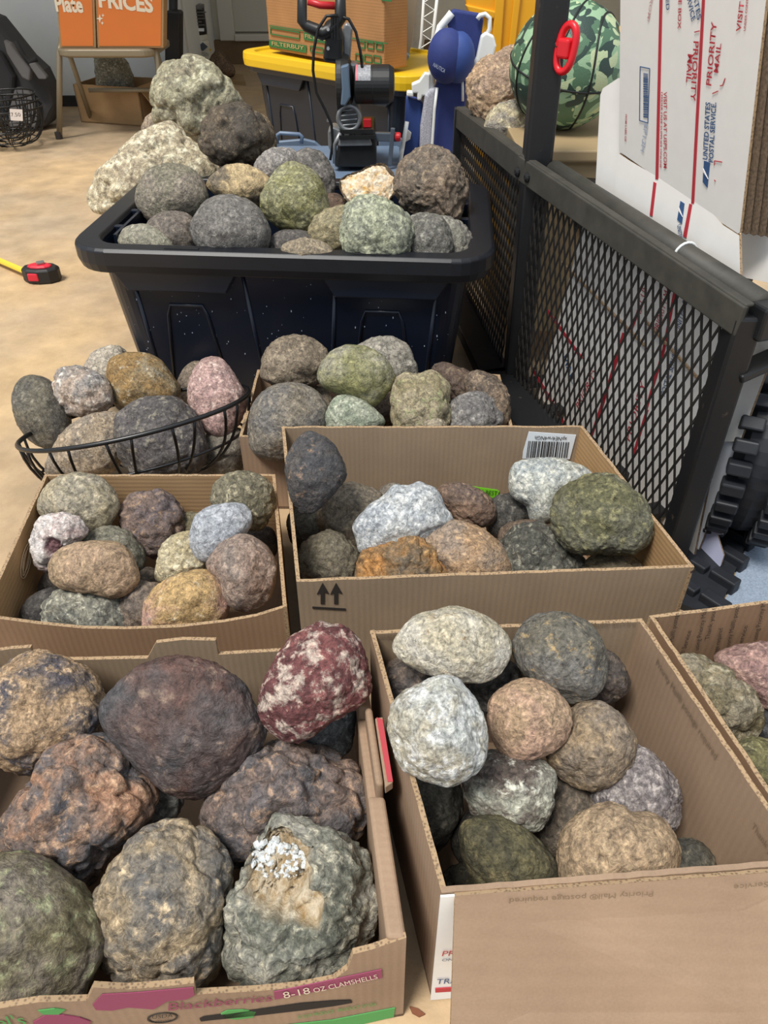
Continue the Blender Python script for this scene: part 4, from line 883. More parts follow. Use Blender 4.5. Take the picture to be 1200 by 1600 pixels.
T('RATE BOX', (1062, -30), (1060, 45), 5); T('EXED', (1041, -20), (1042, 16), 5, USB); T('VISIT US', (1158, 50), (1168, -30), 7); T('UNDER CONTENTS', (1166, 48), (1172, -20), 3)
T('FROM: LABEL 228', (978, 178), (977, 220), 2.5); T('EP13H', (1008, 192), (1002, 235), 6, simple('pale_blue_ink', 'a9b3c4', .6))
T('FROM:', (1018, -10), (1012, 32), 4, simple('pale_red_ink', 'cfa5a5', .6))
m = MB()
for a, b in (((1109, 48), (1108, 56)), ): pass
for pts in ([(1001, 104), (1016, 107), (1013, 192), (1000, 188)],):
    for i in range(4):
        a, b = pts[i], pts[(i+1) % 4]; A, B = PA.hit(*a)+PA.n*.001, PA.hit(*b)+PA.n*.001; m.bar(A, B, .0012, .0006, up=PA.n)
m.build('barcode_frame', USB, shA)
m = MB(); y = 114; r_ = random.Random(2)
while y < 182:
    w = r_.choice((.8, 1.2, 2)); m.prism([PA.hit(*p)+PA.n*.001 for p in ((1006, y), (1013, y+1), (1013, y+1+w), (1006, y+w))], -PA.n*.0005); y += w+r_.choice((.9, 1.4))
m.build('barcode', USB, shA)
# eagle emblem blocks
for pl_, Q in ((PA, [(1101, 251), (1110, 254), (1106, 293), (1099, 284)]), (FP, [(1064, 314), (1070, 318), (1066, 350), (1059, 343)])):
    decal(Q, pl_, USB, 'printed_emblem', shA)
    a = [((Q[0][0]*(1-t)+Q[3][0]*t), (Q[0][1]*(1-t)+Q[3][1]*t)) for t in (.35, .5)]; c = ((Q[1][0]+Q[2][0])/2, Q[1][1]*.35+Q[2][1]*.65)
    decal([a[0], c, a[1]], pl_, pw, 'printed_emblem', shA, off=.002)
T('UNITED', (1059, 352), (1062, 375), 6, USB, FP)
m = MB()
for a, b in (((1129, 253), (1117, 251)), ((1117, 251), (1117, 258)), ((1119, 283), (1117, 281)), ((1134, 122), (1130, 133)), ((1130, 133), (1126, 134)), ((1094, 48), (1086, 50)), ((1123, 142), (1114, 146))):
    m.bar(PA.hit(*a)+PA.n*.001, PA.hit(*b)+PA.n*.001, .0012, .0005, up=PA.n)
m.build('printed_marks', USR, shA)
for k, lb in enumerate(('second', 'third', 'fourth', 'fifth')):
    o_ = NR*(.007*(k+1))+E_*(-.007*(k+1))
    e1 = [p+o_ for p in boxA]
    sheet('flattened_postal_box', None, None, world=e1, nd=-PA.n, mat=EDK, label='%s flattened postal box of the stack leaning in the cart, only its brown edge showing' % lb)
sheet('flattened_postal_box', vplane(.118), [(1166, 180), (1240, 180), (1240, 450), (1155, 432)], label='pale bluish flattened box at the right picture edge above the cart corner')
sheet('flattened_postal_box', vplane(.080), [(938, 148), (942, 138), (966, 122), (1000, 120), (1000, 345), (930, 296)], label='narrow blank white flattened box with a rounded corner, left of the printed ones')
# boxes seen through the metal mesh
V1 = vplane(.072); 
w1 = [G_(.05, .072, .39), G_(.0, .072, .01), G_(.56, .072, .01), G_(.48, .072, .46), G_(.05, .072, .43)]
s1 = sheet('flattened_postal_box', V1, None, world=w1, nd=-V1.n, label='flattened white postal box standing right behind the black metal mesh', mat=pw)
for a, b in (((856, 485), (910, 560)), ((832, 575), (884, 665)), ((1055, 455), (1035, 560)), ((1038, 545), (1010, 640)), ((1012, 640), (990, 712)), ((1000, 480), (985, 520)), ((975, 520), (940, 640)), ((965, 560), (925, 680))):
    d_ = Vector((b[0]-a[0], b[1]-a[1])).normalized(); nx, ny = -d_.y*2, d_.x*2
    decal([(a[0]+nx, a[1]+ny), (a[0]-nx, a[1]-ny), (b[0]-nx, b[1]-ny), (b[0]+nx, b[1]+ny)], V1, USR, 'printed_stripe', s1)
for s, a, b, h, mm in (('PRIORITY MAIL', (1030, 520), (1052, 440), 9, USR), ('UNITED STATES', (1062, 520), (1084, 440), 8, USB), ('PRIORITY', (985, 690), (1010, 600), 9, USR), ('VISIT US', (1000, 500), (1012, 450), 8, USR),
    ('POSTAL SERVICE', (1040, 620), (1062, 545), 8, USB), ('MAIL', (880, 560), (895, 600), 8, USB), ('PRIORITY', (905, 640), (935, 580), 8, USR)):
    text(s, V1, a, b, h, mm, 'printed_text', s1)
m = MB()
for a, b in (((880, 410), (933, 463)), ((933, 463), (1010, 540)), ((1010, 500), (1092, 590))):
    m.bar(V1.hit(*a)+V1.n*.003, V1.hit(*b)+V1.n*.003, .004, .003, up=V1.n)
m.build('fold_edge', EDG, s1)
V2 = vplane(.082)
sheet('flattened_postal_box', V2, [(1140, 500), (1204, 500), (1204, 560), (1156, 690), (1132, 690), (1100, 690), (1085, 740), (1050, 840)], label='bluish white flattened box right of the black corner post, upper piece')
V3 = vplane(.087)
sheet('flattened_postal_box', V3, [(1122, 680), (1157, 697), (1086, 872), (1070, 935), (1030, 935), (1060, 800)], label='bluish white flattened box right of the black corner post, lower piece', mat=pwb)
V4 = vplane(.094)
o4 = sheet('flattened_postal_box', V4, [(1137, 745), (1130, 835), (1121, 836), (1131, 868), (1126, 884), (1064, 950), (1040, 950), (1086, 850)], label='lavender white box flap with a wavy edge poking out low beside the black tyre', mat=simple('flap_bluish', 'c3c8e6', .4), th=.002)
text('GUAR', V4, (1120, 798), (1129, 765), 5, INK, 'printed_text', o4)

# ------------------------------------------------------------------ things inside the cart
def camo():
    m, nt, b = nmat('camouflage'); L = nt.links; N = nt.nodes.new
    tc = N('ShaderNodeTexCoord'); prev = None; cols = (('8fae8b', None), ('4f6f55', .52), ('2c4038', .56), ('b7c49a', .60))
    for i, (c, th) in enumerate(cols):
        if th is None: prev = hexc(c); continue
        mp = N('ShaderNodeMapping'); mp.inputs['Location'].default_value = (i*3.1, i*1.7, i*2.3); L.new(tc.outputs['Object'], mp.inputs['Vector'])
        n = N('ShaderNodeTexNoise'); n.inputs['Scale'].default_value = 26; n.inputs['Detail'].default_value = 1.2; n.inputs['Distortion'].default_value = .8; L.new(mp.outputs[0], n.inputs['Vector'])
        r = N('ShaderNodeValToRGB'); r.color_ramp.interpolation = 'CONSTANT'; r.color_ramp.elements[1].position = th; L.new(n.outputs['Fac'], r.inputs[0])
        x = N('ShaderNodeMix'); x.data_type = 'RGBA'; L.new(r.outputs[0], x.inputs['Factor'])
        if isinstance(prev, tuple): x.inputs[6].default_value = prev
        else: L.new(prev, x.inputs[6])
        x.inputs[7].default_value = hexc(c); prev = x.outputs[2]
    L.new(prev, b.inputs['Base Color']); b.inputs['Roughness'].default_value = .5
    v = N('ShaderNodeTexVoronoi'); v.inputs['Scale'].default_value = 380; L.new(tc.outputs['Object'], v.inputs['Vector'])
    bp = N('ShaderNodeBump'); bp.inputs['Strength'].default_value = .3; bp.inputs['Distance'].default_value = .001; bp.invert = True; L.new(v.outputs['Distance'], bp.inputs['Height']); L.new(bp.outputs[0], b.inputs['Normal'])
    return m
bc = atY(886, 103, 1.80); br = 89*pix(bc)[2]/FPX
ball = empty('basketball', (bc.x, bc.y, bc.z-br), 'green camouflage basketball in the cart behind the tall post', 'ball')
MB().ball(bc, br, 56).build('ball_skin', camo(), ball, smooth=True)
m = MB(); seam = simple('seam_black', '0e100f', .6)
tilt = Euler((math.radians(10), math.radians(12), math.radians(-25))).to_matrix()
def circ(f): return [bc+tilt @ f(2*math.pi*i/72)*br*1.001 for i in range(72)]
m.tube(circ(lambda a: Vector((math.cos(a), math.sin(a), 0))), .0022, 6, closed=True)
m.tube(circ(lambda a: Vector((0, math.cos(a), math.sin(a)))), .0022, 6, closed=True)
for s in (-1, 1):
    m.tube(circ(lambda a: Vector((s*(.62+.20*math.cos(2*a)), math.cos(a), math.sin(a))).normalized()), .0022, 6, closed=True)
m.build('seam', seam, ball, smooth=True)
db = tilt.inverted() @ ((atY(963, 62, 1.77)-bc).normalized())
MB().lathe(bc+(atY(961, 62, 1.77)-bc).normalized()*br*.985, [(.018, 0), (.018, .003), (.012, .004)], 20, axis=(atY(961, 62, 1.77)-bc).normalized()).build('yellow_patch', simple('yellow_patch', 'c99a28', .5), ball)
beige = simple('beige_plastic', 'a08a68', .5)
hb = bc.z-br
bn = MB().loft([rrect(.30, .34, .03, .09, 5, (bc.x+.07, bc.y+.02)), rrect(.34, .40, .04, hb-.03, 5, (bc.x+.07, bc.y+.02)), rrect(.36, .42, .04, hb-.02, 5, (bc.x+.07, bc.y+.02)), rrect(.36, .42, .04, hb, 5, (bc.x+.07, bc.y+.02))]).build('plastic_bin', beige, None, bevel=.003)
tag(bn, 'closed beige plastic bin in the cart under the camouflage basketball', 'bin')
rod = MB().tube([G_(.50, .10, .44), G_(.52, .42, .45)], .006, 10).build('metal_rod', simple('grey_rod', '5d6066', .4), None, smooth=True); tag(rod, 'thin dark grey metal rod lying across the cart behind the tube rail', 'rod')
bw = MB().box((.325, 1.92, .25), (.12, .32, .37), math.radians(6)).build('plastic_crate', simple('yellow_plastic', 'e0a11c', .4, spec=.5), None, bevel=.004)
tag(bw, 'yellow plastic crate seen through the cart mesh, under the pitted pinkish rock', 'crate')
bd = MB().bar(G_(.30, .30, .34), G_(.78, .16, .40), .05, .10).build('wooden_board', simple('dark_board', '241f1c', .6), None, bevel=.003); tag(bd, 'dark board lying in the cart between the bin and the tube rail', 'board')

def slab(pts, Y, th, name, mat, parent, bevel=.004, lean=0.0, smooth=False):
    P3 = [atY(x, y, Y) for x, y in pts]
    if lean:
        zb = min(p.z for p in P3); P3 = [atY(x, y, Y+lean*(p.z-zb)) for (x, y), p in zip(pts, P3)]
    return MB().prism(P3, Vector((0, th, 0))).build(name, mat, parent, bevel=bevel, bseg=3, smooth=smooth)
def floor_y(x, Y): return pix(Vector((atY(x, 300, Y).x, Y, .002)))[1]
# yellow plastic chair behind
yel = simple('yellow_plastic', 'e0a11c', .4, spec=.5)
Yc = 2.62; fy = floor_y(800, Yc)
yc = empty('plastic_chair', atY(800, fy, Yc), 'yellow plastic chair standing upright behind the blue beach chair', 'chair')
slab([(722, -30), (850, -30), (838, 100), (815, fy), (745, fy), (738, 60)], Yc, .03, 'back_panel', yel, yc, .01)
slab([(727, 7), (775, 18), (773, 30), (735, 24)], Yc-.012, .02, 'panel_rib', yel, yc, .004)
slab([(775, -20), (790, -20), (782, 90), (768, 90)], Yc-.012, .02, 'panel_rib', yel, yc, .004)
slab([(805, -20), (816, -20), (803, 90), (793, 90)], Yc-.012, .02, 'panel_rib', yel, yc, .004)
# blue beach chair
navy = simple('navy_cloth', '26346f', .75, noise=.12, nscale=30, bump=.2); navy2 = simple('navy_cloth_light', '2b4482', .7, noise=.1, nscale=30)
wpl = simple('white_plastic', 'e4e6e2', .35); Yb = 2.40; fy = floor_y(690, Yb)
bch = empty('beach_chair', atY(690, fy, Yb), 'folded navy blue beach chair with white frame and head pillow, behind the tub', 'chair')
slab([(704, 22), (708, 15), (750, 22), (756, 30), (752, 60), (735, 120), (715, 112), (700, 40)], Yb+.03, .035, 'back_sling', navy, bch, .006)
hc_ = atY(698, 88, Yb-.02); MB().ball(hc_, (.052, .05, .066), 28).build('head_pillow', navy, bch, smooth=True)
hp = MB().ball(atY(716, 90, Yb-.015), (.045, .05, .062), 24).build('head_pillow_end', navy2, bch, smooth=True)
Tp = Plane(atY(690, 100, Yb-.073), atY(720, 100, Yb-.073), atY(690, 60, Yb-.073))
text('NAUTICA', Tp, (676, 103), (694, 114), 6, simple('silver_thread', 'aab0c0', .5), 'printed_text', bch)
slab([(705, 108), (738, 112), (734, 130), (722, 200), (712, 245), (702, fy-40), (672, fy-40), (676, 190), (682, 130)], Yb, .07, 'storage_pouch', navy, bch, .012)
slab([(683, 137), (676, 190), (672, fy-60), (652, fy-60), (657, 200), (664, 150), (672, 140)], Yb-.01, .05, 'mesh_pocket', simple('mesh_cloth', 'a9a9b2', .8, noise=.5, nscale=300), bch, .008)
MB().tube([atY(683, 137, Yb-.02), atY(679, 170, Yb-.02), atY(675, 230, Yb-.02), atY(672, fy-70, Yb-.02)], .004, 8).build('pocket_piping', wpl, bch, smooth=True)
slab([(635, 151), (661, 160), (660, 200), (652, 250), (648, fy), (626, fy), (630, 240)], Yb+.02, .05, 'side_panel', navy2, bch, .008)
slab([(634, 200), (643, 208), (641, 218), (632, 223)], Yb+.012, .01, 'emblem', wpl, bch, .002)
slab([(643, 132), (655, 127), (664, 114), (672, 116), (671, 150), (660, 150), (658, 157), (652, 157), (652, 146), (644, 146)], Yb, .03, 'hinge_bracket', wpl, bch, .004)
slab([(636, 143), (646, 144), (646, 152), (635, 151)], Yb, .03, 'hinge_cap', wpl, bch, .004)
MB().tube([atY(672, 150, Yb+.01), atY(678, 80, Yb+.02), atY(688, 42, Yb+.03), atY(700, 28, Yb+.03), atY(706, 20, Yb+.03)], .010, 12).build('frame_tube', wpl, bch, smooth=True)
MB().tube([atY(636, 190, Yb-.005), atY(630, 225, Yb-.01), atY(626, 250, Yb-.02), atY(620, fy, Yb-.02)], .006, 10).build('frame_tube', wpl, bch, smooth=True)
lp = [(746, 30), (750, 24), (758, 22), (765, 28), (765, 45), (758, 60), (754, 75), (748, 100), (742, 108)]
MB().tube([atY(x, y, Yb+.02) for x, y in lp], .006, 10).build('frame_tube', wpl, bch, smooth=True)
slab([(752, 56), (760, 50), (772, 56), (776, 72), (770, 95), (757, 105), (738, 108), (745, 90)], Yb+.01, .03, 'armrest', wpl, bch, .006)
MB().tube([atY(715, 122, Yb-.03), atY(722, 116, Yb-.035), atY(727, 118, Yb-.03), atY(731, 126, Yb-.02)], .003, 8).build('zip_pull', wpl, bch, smooth=True)
MB().tube([atY(x, y, Yb-.012) for x, y in ((722, 118), (723, 140), (723, 158))], .0035, 8).build('zip_pull', wpl, bch, smooth=True)

# foil covered panel, grey board and folded cloth at the back
Yf = 3.35; fy = floor_y(650, Yf)
foil = simple('foil', '9c9a94', .35, metal=.6, noise=.2, nscale=25, bump=.5)
fo = empty('foil_panel', atY(650, fy, Yf), 'wrinkled silver foil panel with a zigzag lattice strip, behind the beach chair', 'panel')
slab([(650, -30), (676, -30), (660, 90), (640, fy), (612, fy), (636, 100)], Yf, .05, 'foil_sheet', foil, fo, .006)
MB().tube([atY(x, y, Yf-.03) for x, y in ((686, -30), (676, 60), (664, 130), (650, fy))], .006, 8).build('lattice_rail', wpl, fo, smooth=True)
MB().tube([atY(x, y, Yf-.03) for x, y in ((664, -30), (658, 60), (648, 130), (634, fy))], .005, 8).build('lattice_rail', wpl, fo, smooth=True)
zz = [(664+(-k*1.05)+(18 if k % 2 else 0), -20+12*k) for k in range(16)]
MB().tube([atY(x, y, Yf-.03) for x, y in zz], .003, 6).build('lattice_zigzag', wpl, fo)
gb = slab([(628, -30), (656, -30), (645, 60), (634, 110), (604, 104), (606, 80)], 3.1, .03, 'grey_board', simple('grey_card', '9a8f80', .7), None, .003)
tag(gb, 'dull grey leaning board between the brown carton and the foil panel', 'board')

# ------------------------------------------------------------------ yellow lidded tub with the carton on it
ylid = simple('lid_yellow', 'e2b81c', .4); tub2m = simple('tub_black', '1c222c', .38, noise=.1, nscale=5)
a_, b_ = at(362, 80, .455), at(640, 124, .455); dv = b_-a_; ang = math.atan2(dv.y, dv.x); wv_ = dv.length
nv = Vector((-math.sin(ang), math.cos(ang), 0)); c2 = (a_+b_)/2+nv*.24
tub2, TW2, TS2 = tub('storage_tub', 'closed black plastic tub with a bright yellow lid, carton on top, at the back', (c2.x, c2.y), ang, wv_*.97, .46, .445, tub2m, lidm=ylid, rimm=tub2m)
# carton standing on the lid
f0, f1 = at(421, 77, .46), at(600, 110, .46); fd = (f1-f0).normalized(); fn = Vector((-fd.y, fd.x, 0)); wf = (f1-f0).length
orc = card_mat('carton_brown', 'a87b50', flute='Z')
fb = empty('carton', (f0+f1)/2, 'large brown carton with green printed bands standing on the yellow lidded tub', 'box')
cc_ = (f0+f1)/2+fn*.05; MB().box((cc_.x, cc_.y, .46+.30), (wf, .10, .60), math.atan2(fd.y, fd.x)).build('carton_body', orc, fb, bevel=.004)
FB = Plane(f0-fn*.002, f1-fn*.002, f0-fn*.002+Vector((0, 0, 1)))
GR2 = simple('dark_green_ink', '2f6b3a', .6); LT = simple('card_print', 'c4a271', .7)
gb1 = decal([(421, 62), (479, 71), (479, 83), (421, 73)], FB, GR2, 'printed_band', fb); text('FILTERBUY', FB, (426, 70.5), (476, 78), 6, LT, 'printed_text', gb1, off=.003)
gb2 = decal([(475, 50), (520, 57), (520, 70), (475, 62)], FB, GR2, 'printed_band', fb); text('FILTERBUY', FB, (478, 59), (524, 66), 6, LT, 'printed_text', gb2, off=.003)
m = MB()
def rectpx(x0, y0, x1, y1, sl=.17):
    q = [(x0, y0), (x1, y0+(x1-x0)*sl), (x1, y1+(x1-x0)*sl), (x0, y1)]
    for i in range(4): m.bar(FB.hit(*q[i])+FB.n*.001, FB.hit(*q[(i+1) % 4])+FB.n*.001, .004, .001, up=FB.n)
rectpx(423, 43, 468, 53)
for x in (560, 574, 588): rectpx(x, 64+(x-560)*.1, x+10, 74+(x-560)*.1)
for x in (556, 570, 584): rectpx(x, 84+(x-556)*.1, x+11, 95+(x-556)*.1)
rectpx(485, 72, 505, 80)
m.bar(FB.hit(421, 40)+FB.n*.001, FB.hit(606, 68)+FB.n*.001, .003, .001, up=FB.n)
m.build('printed_frames', GR2, fb)
decal([(595, -12), (612, -12), (612, 3), (596, 1)], FB, GR2, 'printed_band', fb)
cl = slab([(604, 104), (625, 88), (636, 84), (640, 88), (634, 98), (622, 110)], 2.98, .05, 'striped_cloth', simple('cloth_blue', '8ba3b4', .8, noise=.4, nscale=60), None, .003)
tag(cl, 'small folded blue grey cloth on the right end of the yellow lid', 'cloth')

# ------------------------------------------------------------------ blue grey tool case with the mitre saw
bg_ = simple('blue_grey_plastic', '66788f', .45, noise=.08, nscale=20)
ht = .27; cl_, cr_ = atY(432, 222, 2.55).x, atY(622, 222, 2.55).x
case = empty('tool_case', ((cl_+cr_)/2, 2.42, 0), 'blue grey plastic tool case under the mitre saw, behind the rocks in the tub', 'case')
ccx = (cl_+cr_)/2
MB().loft([rrect((cr_-cl_)*.92, .30, .02, 0, 4, (ccx, 2.42)), rrect((cr_-cl_), .34, .02, ht-.03, 4, (ccx, 2.42)), rrect((cr_-cl_)*1.03, .36, .02, ht-.03, 4, (ccx, 2.42)), rrect((cr_-cl_)*1.03, .36, .02, ht, 4, (ccx, 2.42))]).build('case_body', bg_, case, bevel=.003)
hy = 2.63
MB().tube([atY(x, y, hy-.03) for x, y in ((433, 224), (433, 211), (438, 208), (468, 210), (472, 213), (471, 224))], .006, 8).build('carry_handle', bg_, case, smooth=True)
slab([(430, 222), (475, 218), (492, 222), (520, 246), (524, 275), (430, 275)], hy, .02, 'raised_lid', bg_, case, .003)
slab([(592, 215), (628, 217), (626, 280), (592, 280)], hy, .02, 'raised_lid', bg_, case, .003)
m = MB()
for x in (606, 620, 632): m.bar(atY(x, 228, hy-.002), atY(x, 270, hy-.002), .004, .004)
m.build('lid_ribs', bg_, case)
# mitre saw
Ys = 2.36; blk = simple('tool_black', '1a1b1c', .45, noise=.2, nscale=50); alu = simple('cast_metal', '8d9092', .4, metal=.5, noise=.15, nscale=60)
saw = empty('mitre_saw', atY(560, 255, Ys), 'grey and black mitre saw with raised red trigger handle, behind the tub of rocks', 'saw')
redt = simple('trigger_red', 'b81f26', .4)
def pts(l, Y): return [atY(x, y, Y) for x, y in l]
MB().prism(pts([(548, 205), (585, 203), (588, 240), (588, 262), (522, 262), (526, 238), (530, 212)], Ys-.06), (0, .18, 0)).build('saw_base', blk, saw, bevel=.008)
MB().prism(pts([(530, 216), (578, 216), (582, 228), (528, 229)], Ys-.068), (0, .02, 0)).build('table_insert', alu, saw, bevel=.004)
m = MB(); 
for i in range(5):
    x = 537+9*i; m.bar(atY(x, 213, Ys-.07), atY(x+(5 if i % 2 else -3), 205, Ys-.07), .004, .006)
m.bar(atY(533, 206, Ys-.07), atY(583, 205, Ys-.07), .006, .01).bar(atY(530, 215, Ys-.07), atY(586, 214, Ys-.07), .006, .01)
m.build('grille', blk, saw)
MB().prism(pts([(512, 205), (520, 198), (533, 203), (528, 222), (520, 240), (513, 232)], Ys-.03), (0, .06, 0)).build('fence', alu, saw, bevel=.005)
MB().tube(pts([(523, 255), (523, 225), (532, 208)], Ys-.05), .006, 8).build('lock_lever', alu, saw, smooth=True)
# clamp bar on the right
MB().bar(atY(580, 213, Ys-.02), atY(620, 214, Ys-.02), .02, .022).bar(atY(614, 200, Ys-.03), atY(609, 258, Ys-.03), .012, .012).build('clamp_bar', simple('clamp_grey', '5c6672', .4, metal=.3), saw, bevel=.002)
MB().lathe(atY(626, 214, Ys-.03), [(.010, 0), (.012, .004), (.012, .012), (.008, .016)], 14, axis=(-1, 0, 0)).build('clamp_knob', redt, saw)
MB().box(atY(574, 191, Ys-.02), (.022, .03, .022)).build('red_latch', redt, saw, bevel=.002)
# round yoke ring + spring, then the blade guard, motor
rc = atY(546, 181, Ys)
MB().tube([rc+Vector((.030*math.cos(a), -.03, .030*math.sin(a))) for a in [2*math.pi*i/28 for i in range(28)]], .006, 10, closed=True).build('yoke_ring', alu, saw, smooth=True)
m = MB()
for k in range(4): m.tube([rc+Vector((-.022+.01*k*0, -.03, -.018+.012*k)), rc+Vector((.022, -.03, -.014+.012*k))], .002, 6)
m.build('ring_bars', alu, saw)
MB().prism(pts([(545, 98), (548, 150), (543, 168), (530, 176), (528, 196), (536, 205), (560, 205), (566, 190), (560, 160), (560, 100)], Ys+.0), (0, .05, 0)).build('arm_casting', alu, saw, bevel=.006)
gc = atY(523, 130, Ys+.02)
MB().lathe(gc-Vector((-.02, 0, 0)), [(.02, -.035), (.045, -.030), (.066, -.020), (.074, 0), (.074, .014), (.02, .016)], 40, axis=(-1, 0, 0)).build('blade_guard', simple('guard_black', '2b2926', .5, noise=.2, nscale=60), saw, smooth=False, bevel=.002)
MB().prism(pts([(532, 104), (545, 100), (548, 152), (540, 166), (532, 165), (534, 140)], Ys-.06), (0, .02, 0)).build('guard_plate', simple('grey_steel', '6f8296', .35, metal=.4), saw, bevel=.004)
m0 = atY(553, 132, Ys-.01); rm_ = .047
MB().lathe(m0, [(.03, 0), (rm_, .004), (rm_, .05), (rm_*1.02, .052), (rm_*1.02, .095), (rm_*.85, .108), (.02, .11)], 36, axis=(1, 0, 0)).build('motor', blk, saw, smooth=False, bevel=.002)
mot = [o for o in saw.children if o.name.startswith('motor')][-1]
ML = Plane(atY(560, 130, Ys-.062), atY(600, 130, Ys-.062), atY(560, 100, Ys-.062))
lbl = MB(); n_ = 10
for i in range(n_):
    a0, a1 = [math.radians(-70+ (62)*t/n_) for t in (i, i+1)]
    q = [m0+Vector((x, math.sin(a)*(rm_+.0012)*1.0, math.cos(a)*(rm_+.0012))) for x, a in ((.006, a0), (.046, a0), (.046, a1), (.006, a1))]
    lbl.add(q, [(0, 1, 2, 3)])
lbl.build('motor_label', simple('label_grey', '8f9094', .4, noise=.4, nscale=200), mot)
lb2 = MB()
for i in range(n_):
    a0, a1 = [math.radians(-70+ (62)*t/n_) for t in (i, i+1)]
    q = [m0+Vector((x, math.sin(a)*(rm_+.0018), math.cos(a)*(rm_+.0018))) for x, a in ((.006, a0), (.012, a0), (.012, a1), (.006, a1))]; lb2.add(q, [(0, 1, 2, 3)])
lb2.build('motor_label_stripe', simple('label_pink', 'c9707a', .5), mot)
MB().prism(pts([(536, 98), (547, 98), (551, 45), (548, 38), (540, 36), (535, 45)], Ys+.03), (0, .03, 0)).build('dust_chute', alu, saw, bevel=.005)
MB().prism(pts([(504, 97), (534, 100), (536, 62), (532, 40), (515, 30), (504, 40), (508, 62)], Ys-.02), (0, .05, 0)).build('upper_arm', blk, saw, bevel=.010, bseg=3)
m = MB()
for x in (519, 523, 527): m.bar(atY(x, 25, Ys-.035), atY(x, 62, Ys-.035), .0035, .008)
m.build('arm_vents', simple('vent_black', '0c0c0d', .5), saw)
hd = [(472, -20), (472, 34), (478, 40), (504, 52), (518, 46), (532, 28), (532, -20)]
MB().tube(pts(hd, Ys-.02), [.012, .013, .014, .017, .018, .016, .012], 14).build('handle', blk, saw, smooth=True)
MB().tube(pts([(481, 2), (500, 8), (523, 9)], Ys-.02), .0085, 12).build('trigger', redt, [o for o in saw.children if o.name.startswith('handle')][-1], smooth=True)
MB().tube(pts([(528, 24), (510, 25), (497, 45), (490, 80), (489, 110), (494, 145), (508, 172), (518, 195), (520, 225), (516, 250)], Ys-.05), .0038, 8).build('power_cord', simple('cord_black', '111112', .5), saw, smooth=True)
MB().tube(pts([(528, 24), (545, 30), (556, 50), (563, 80), (566, 108)], Ys-.03), .0038, 8).build('power_cord', simple('cord_black', '111112', .5), saw, smooth=True)
m = MB()
for x, y in ((513, 45), (513, 75), (540, 148), (513, 187)): m.lathe(atY(x, y, Ys-.04), [(.004, 0), (.004, .012)], 10, axis=(0, -1, 0))
m.build('screws', simple('screw_metal', 'b6b7b8', .3, metal=.7), saw)

# ------------------------------------------------------------------ support box behind the tub (mostly hidden by the heap)
sb = MB().box((-.47, 2.02, .13), (.34, .24, .26)).box((-.46, 2.27, .165), (.28, .24, .33)).build('carton', kraft_d, None, bevel=.004); tag(sb, 'brown carton behind the black tub, almost buried under the heap of big rocks', 'box')

# ------------------------------------------------------------------ folding chair with the orange sign boxes
tanm = simple('tan_enamel', '8c8069', .4, metal=.2)
fL = at(93, 217, 0); Yk = fL.y; wch = .445
chair = empty('folding_chair', (fL.x+wch/2, Yk+.2, 0), 'beige metal folding chair carrying orange sign boxes, at the back left', 'chair')
hs = atY(95, 80, Yk+.02).z
xt0, xt1 = atY(92, 78, Yk+.03).x, atY(243, 78, Yk+.03).x; xf1 = atY(262, 205, Yk).x
for s, x, xt in ((0, fL.x, xt0), (1, xf1, xt1)):
    MB().tube([(x, Yk, 0), (xt, Yk+.03, hs-.005), (xt+.01*(1-2*s), Yk+.08, hs+.05)], .0125, 12).build('leg', tanm, chair, smooth=True)
    MB().tube([(x+.045*(1-2*s), Yk+.36, 0), (xt+.015*(1-2*s), Yk+.10, hs-.01)], .0115, 12).build('leg', tanm, chair, smooth=True)
    MB().lathe((x, Yk, 0), [(.016, 0), (.016, .03)], 14).build('rubber_foot', simple('dark_rubber', '3a3632', .7), chair)
wch = xt1-xt0+.02
MB().loft([[Vector(((xt0+xt1)/2, Yk+.16, 0))+(v-Vector((0, 0, 0))) for v in rrect(wch-.01+e, .36+e, .06, z, 6)] for e, z in ((-.03, hs-.022), (0, hs-.015), (0, hs+.008), (-.02, hs+.014))]).build('seat', tanm, chair, smooth=False, bevel=.004)
MB().tube([(xt0+.03, Yk+.22, .165), (xt1-.01, Yk+.22, .165)], .010, 10).build('stretcher', tanm, chair, smooth=True)
ora = simple('orange_print', 'dc7a33', .6, noise=.03, nscale=10); cream = simple('cream_print', 'e9dcc2', .6)
Yo = Yk+.0
og = 'orange sign boxes on the folding chair'
s1_ = [(84, -40), (146, -40), (147, 61), (89, 56)]; s2_ = [(147, -40), (256, -40), (254, 68), (149, 61)]
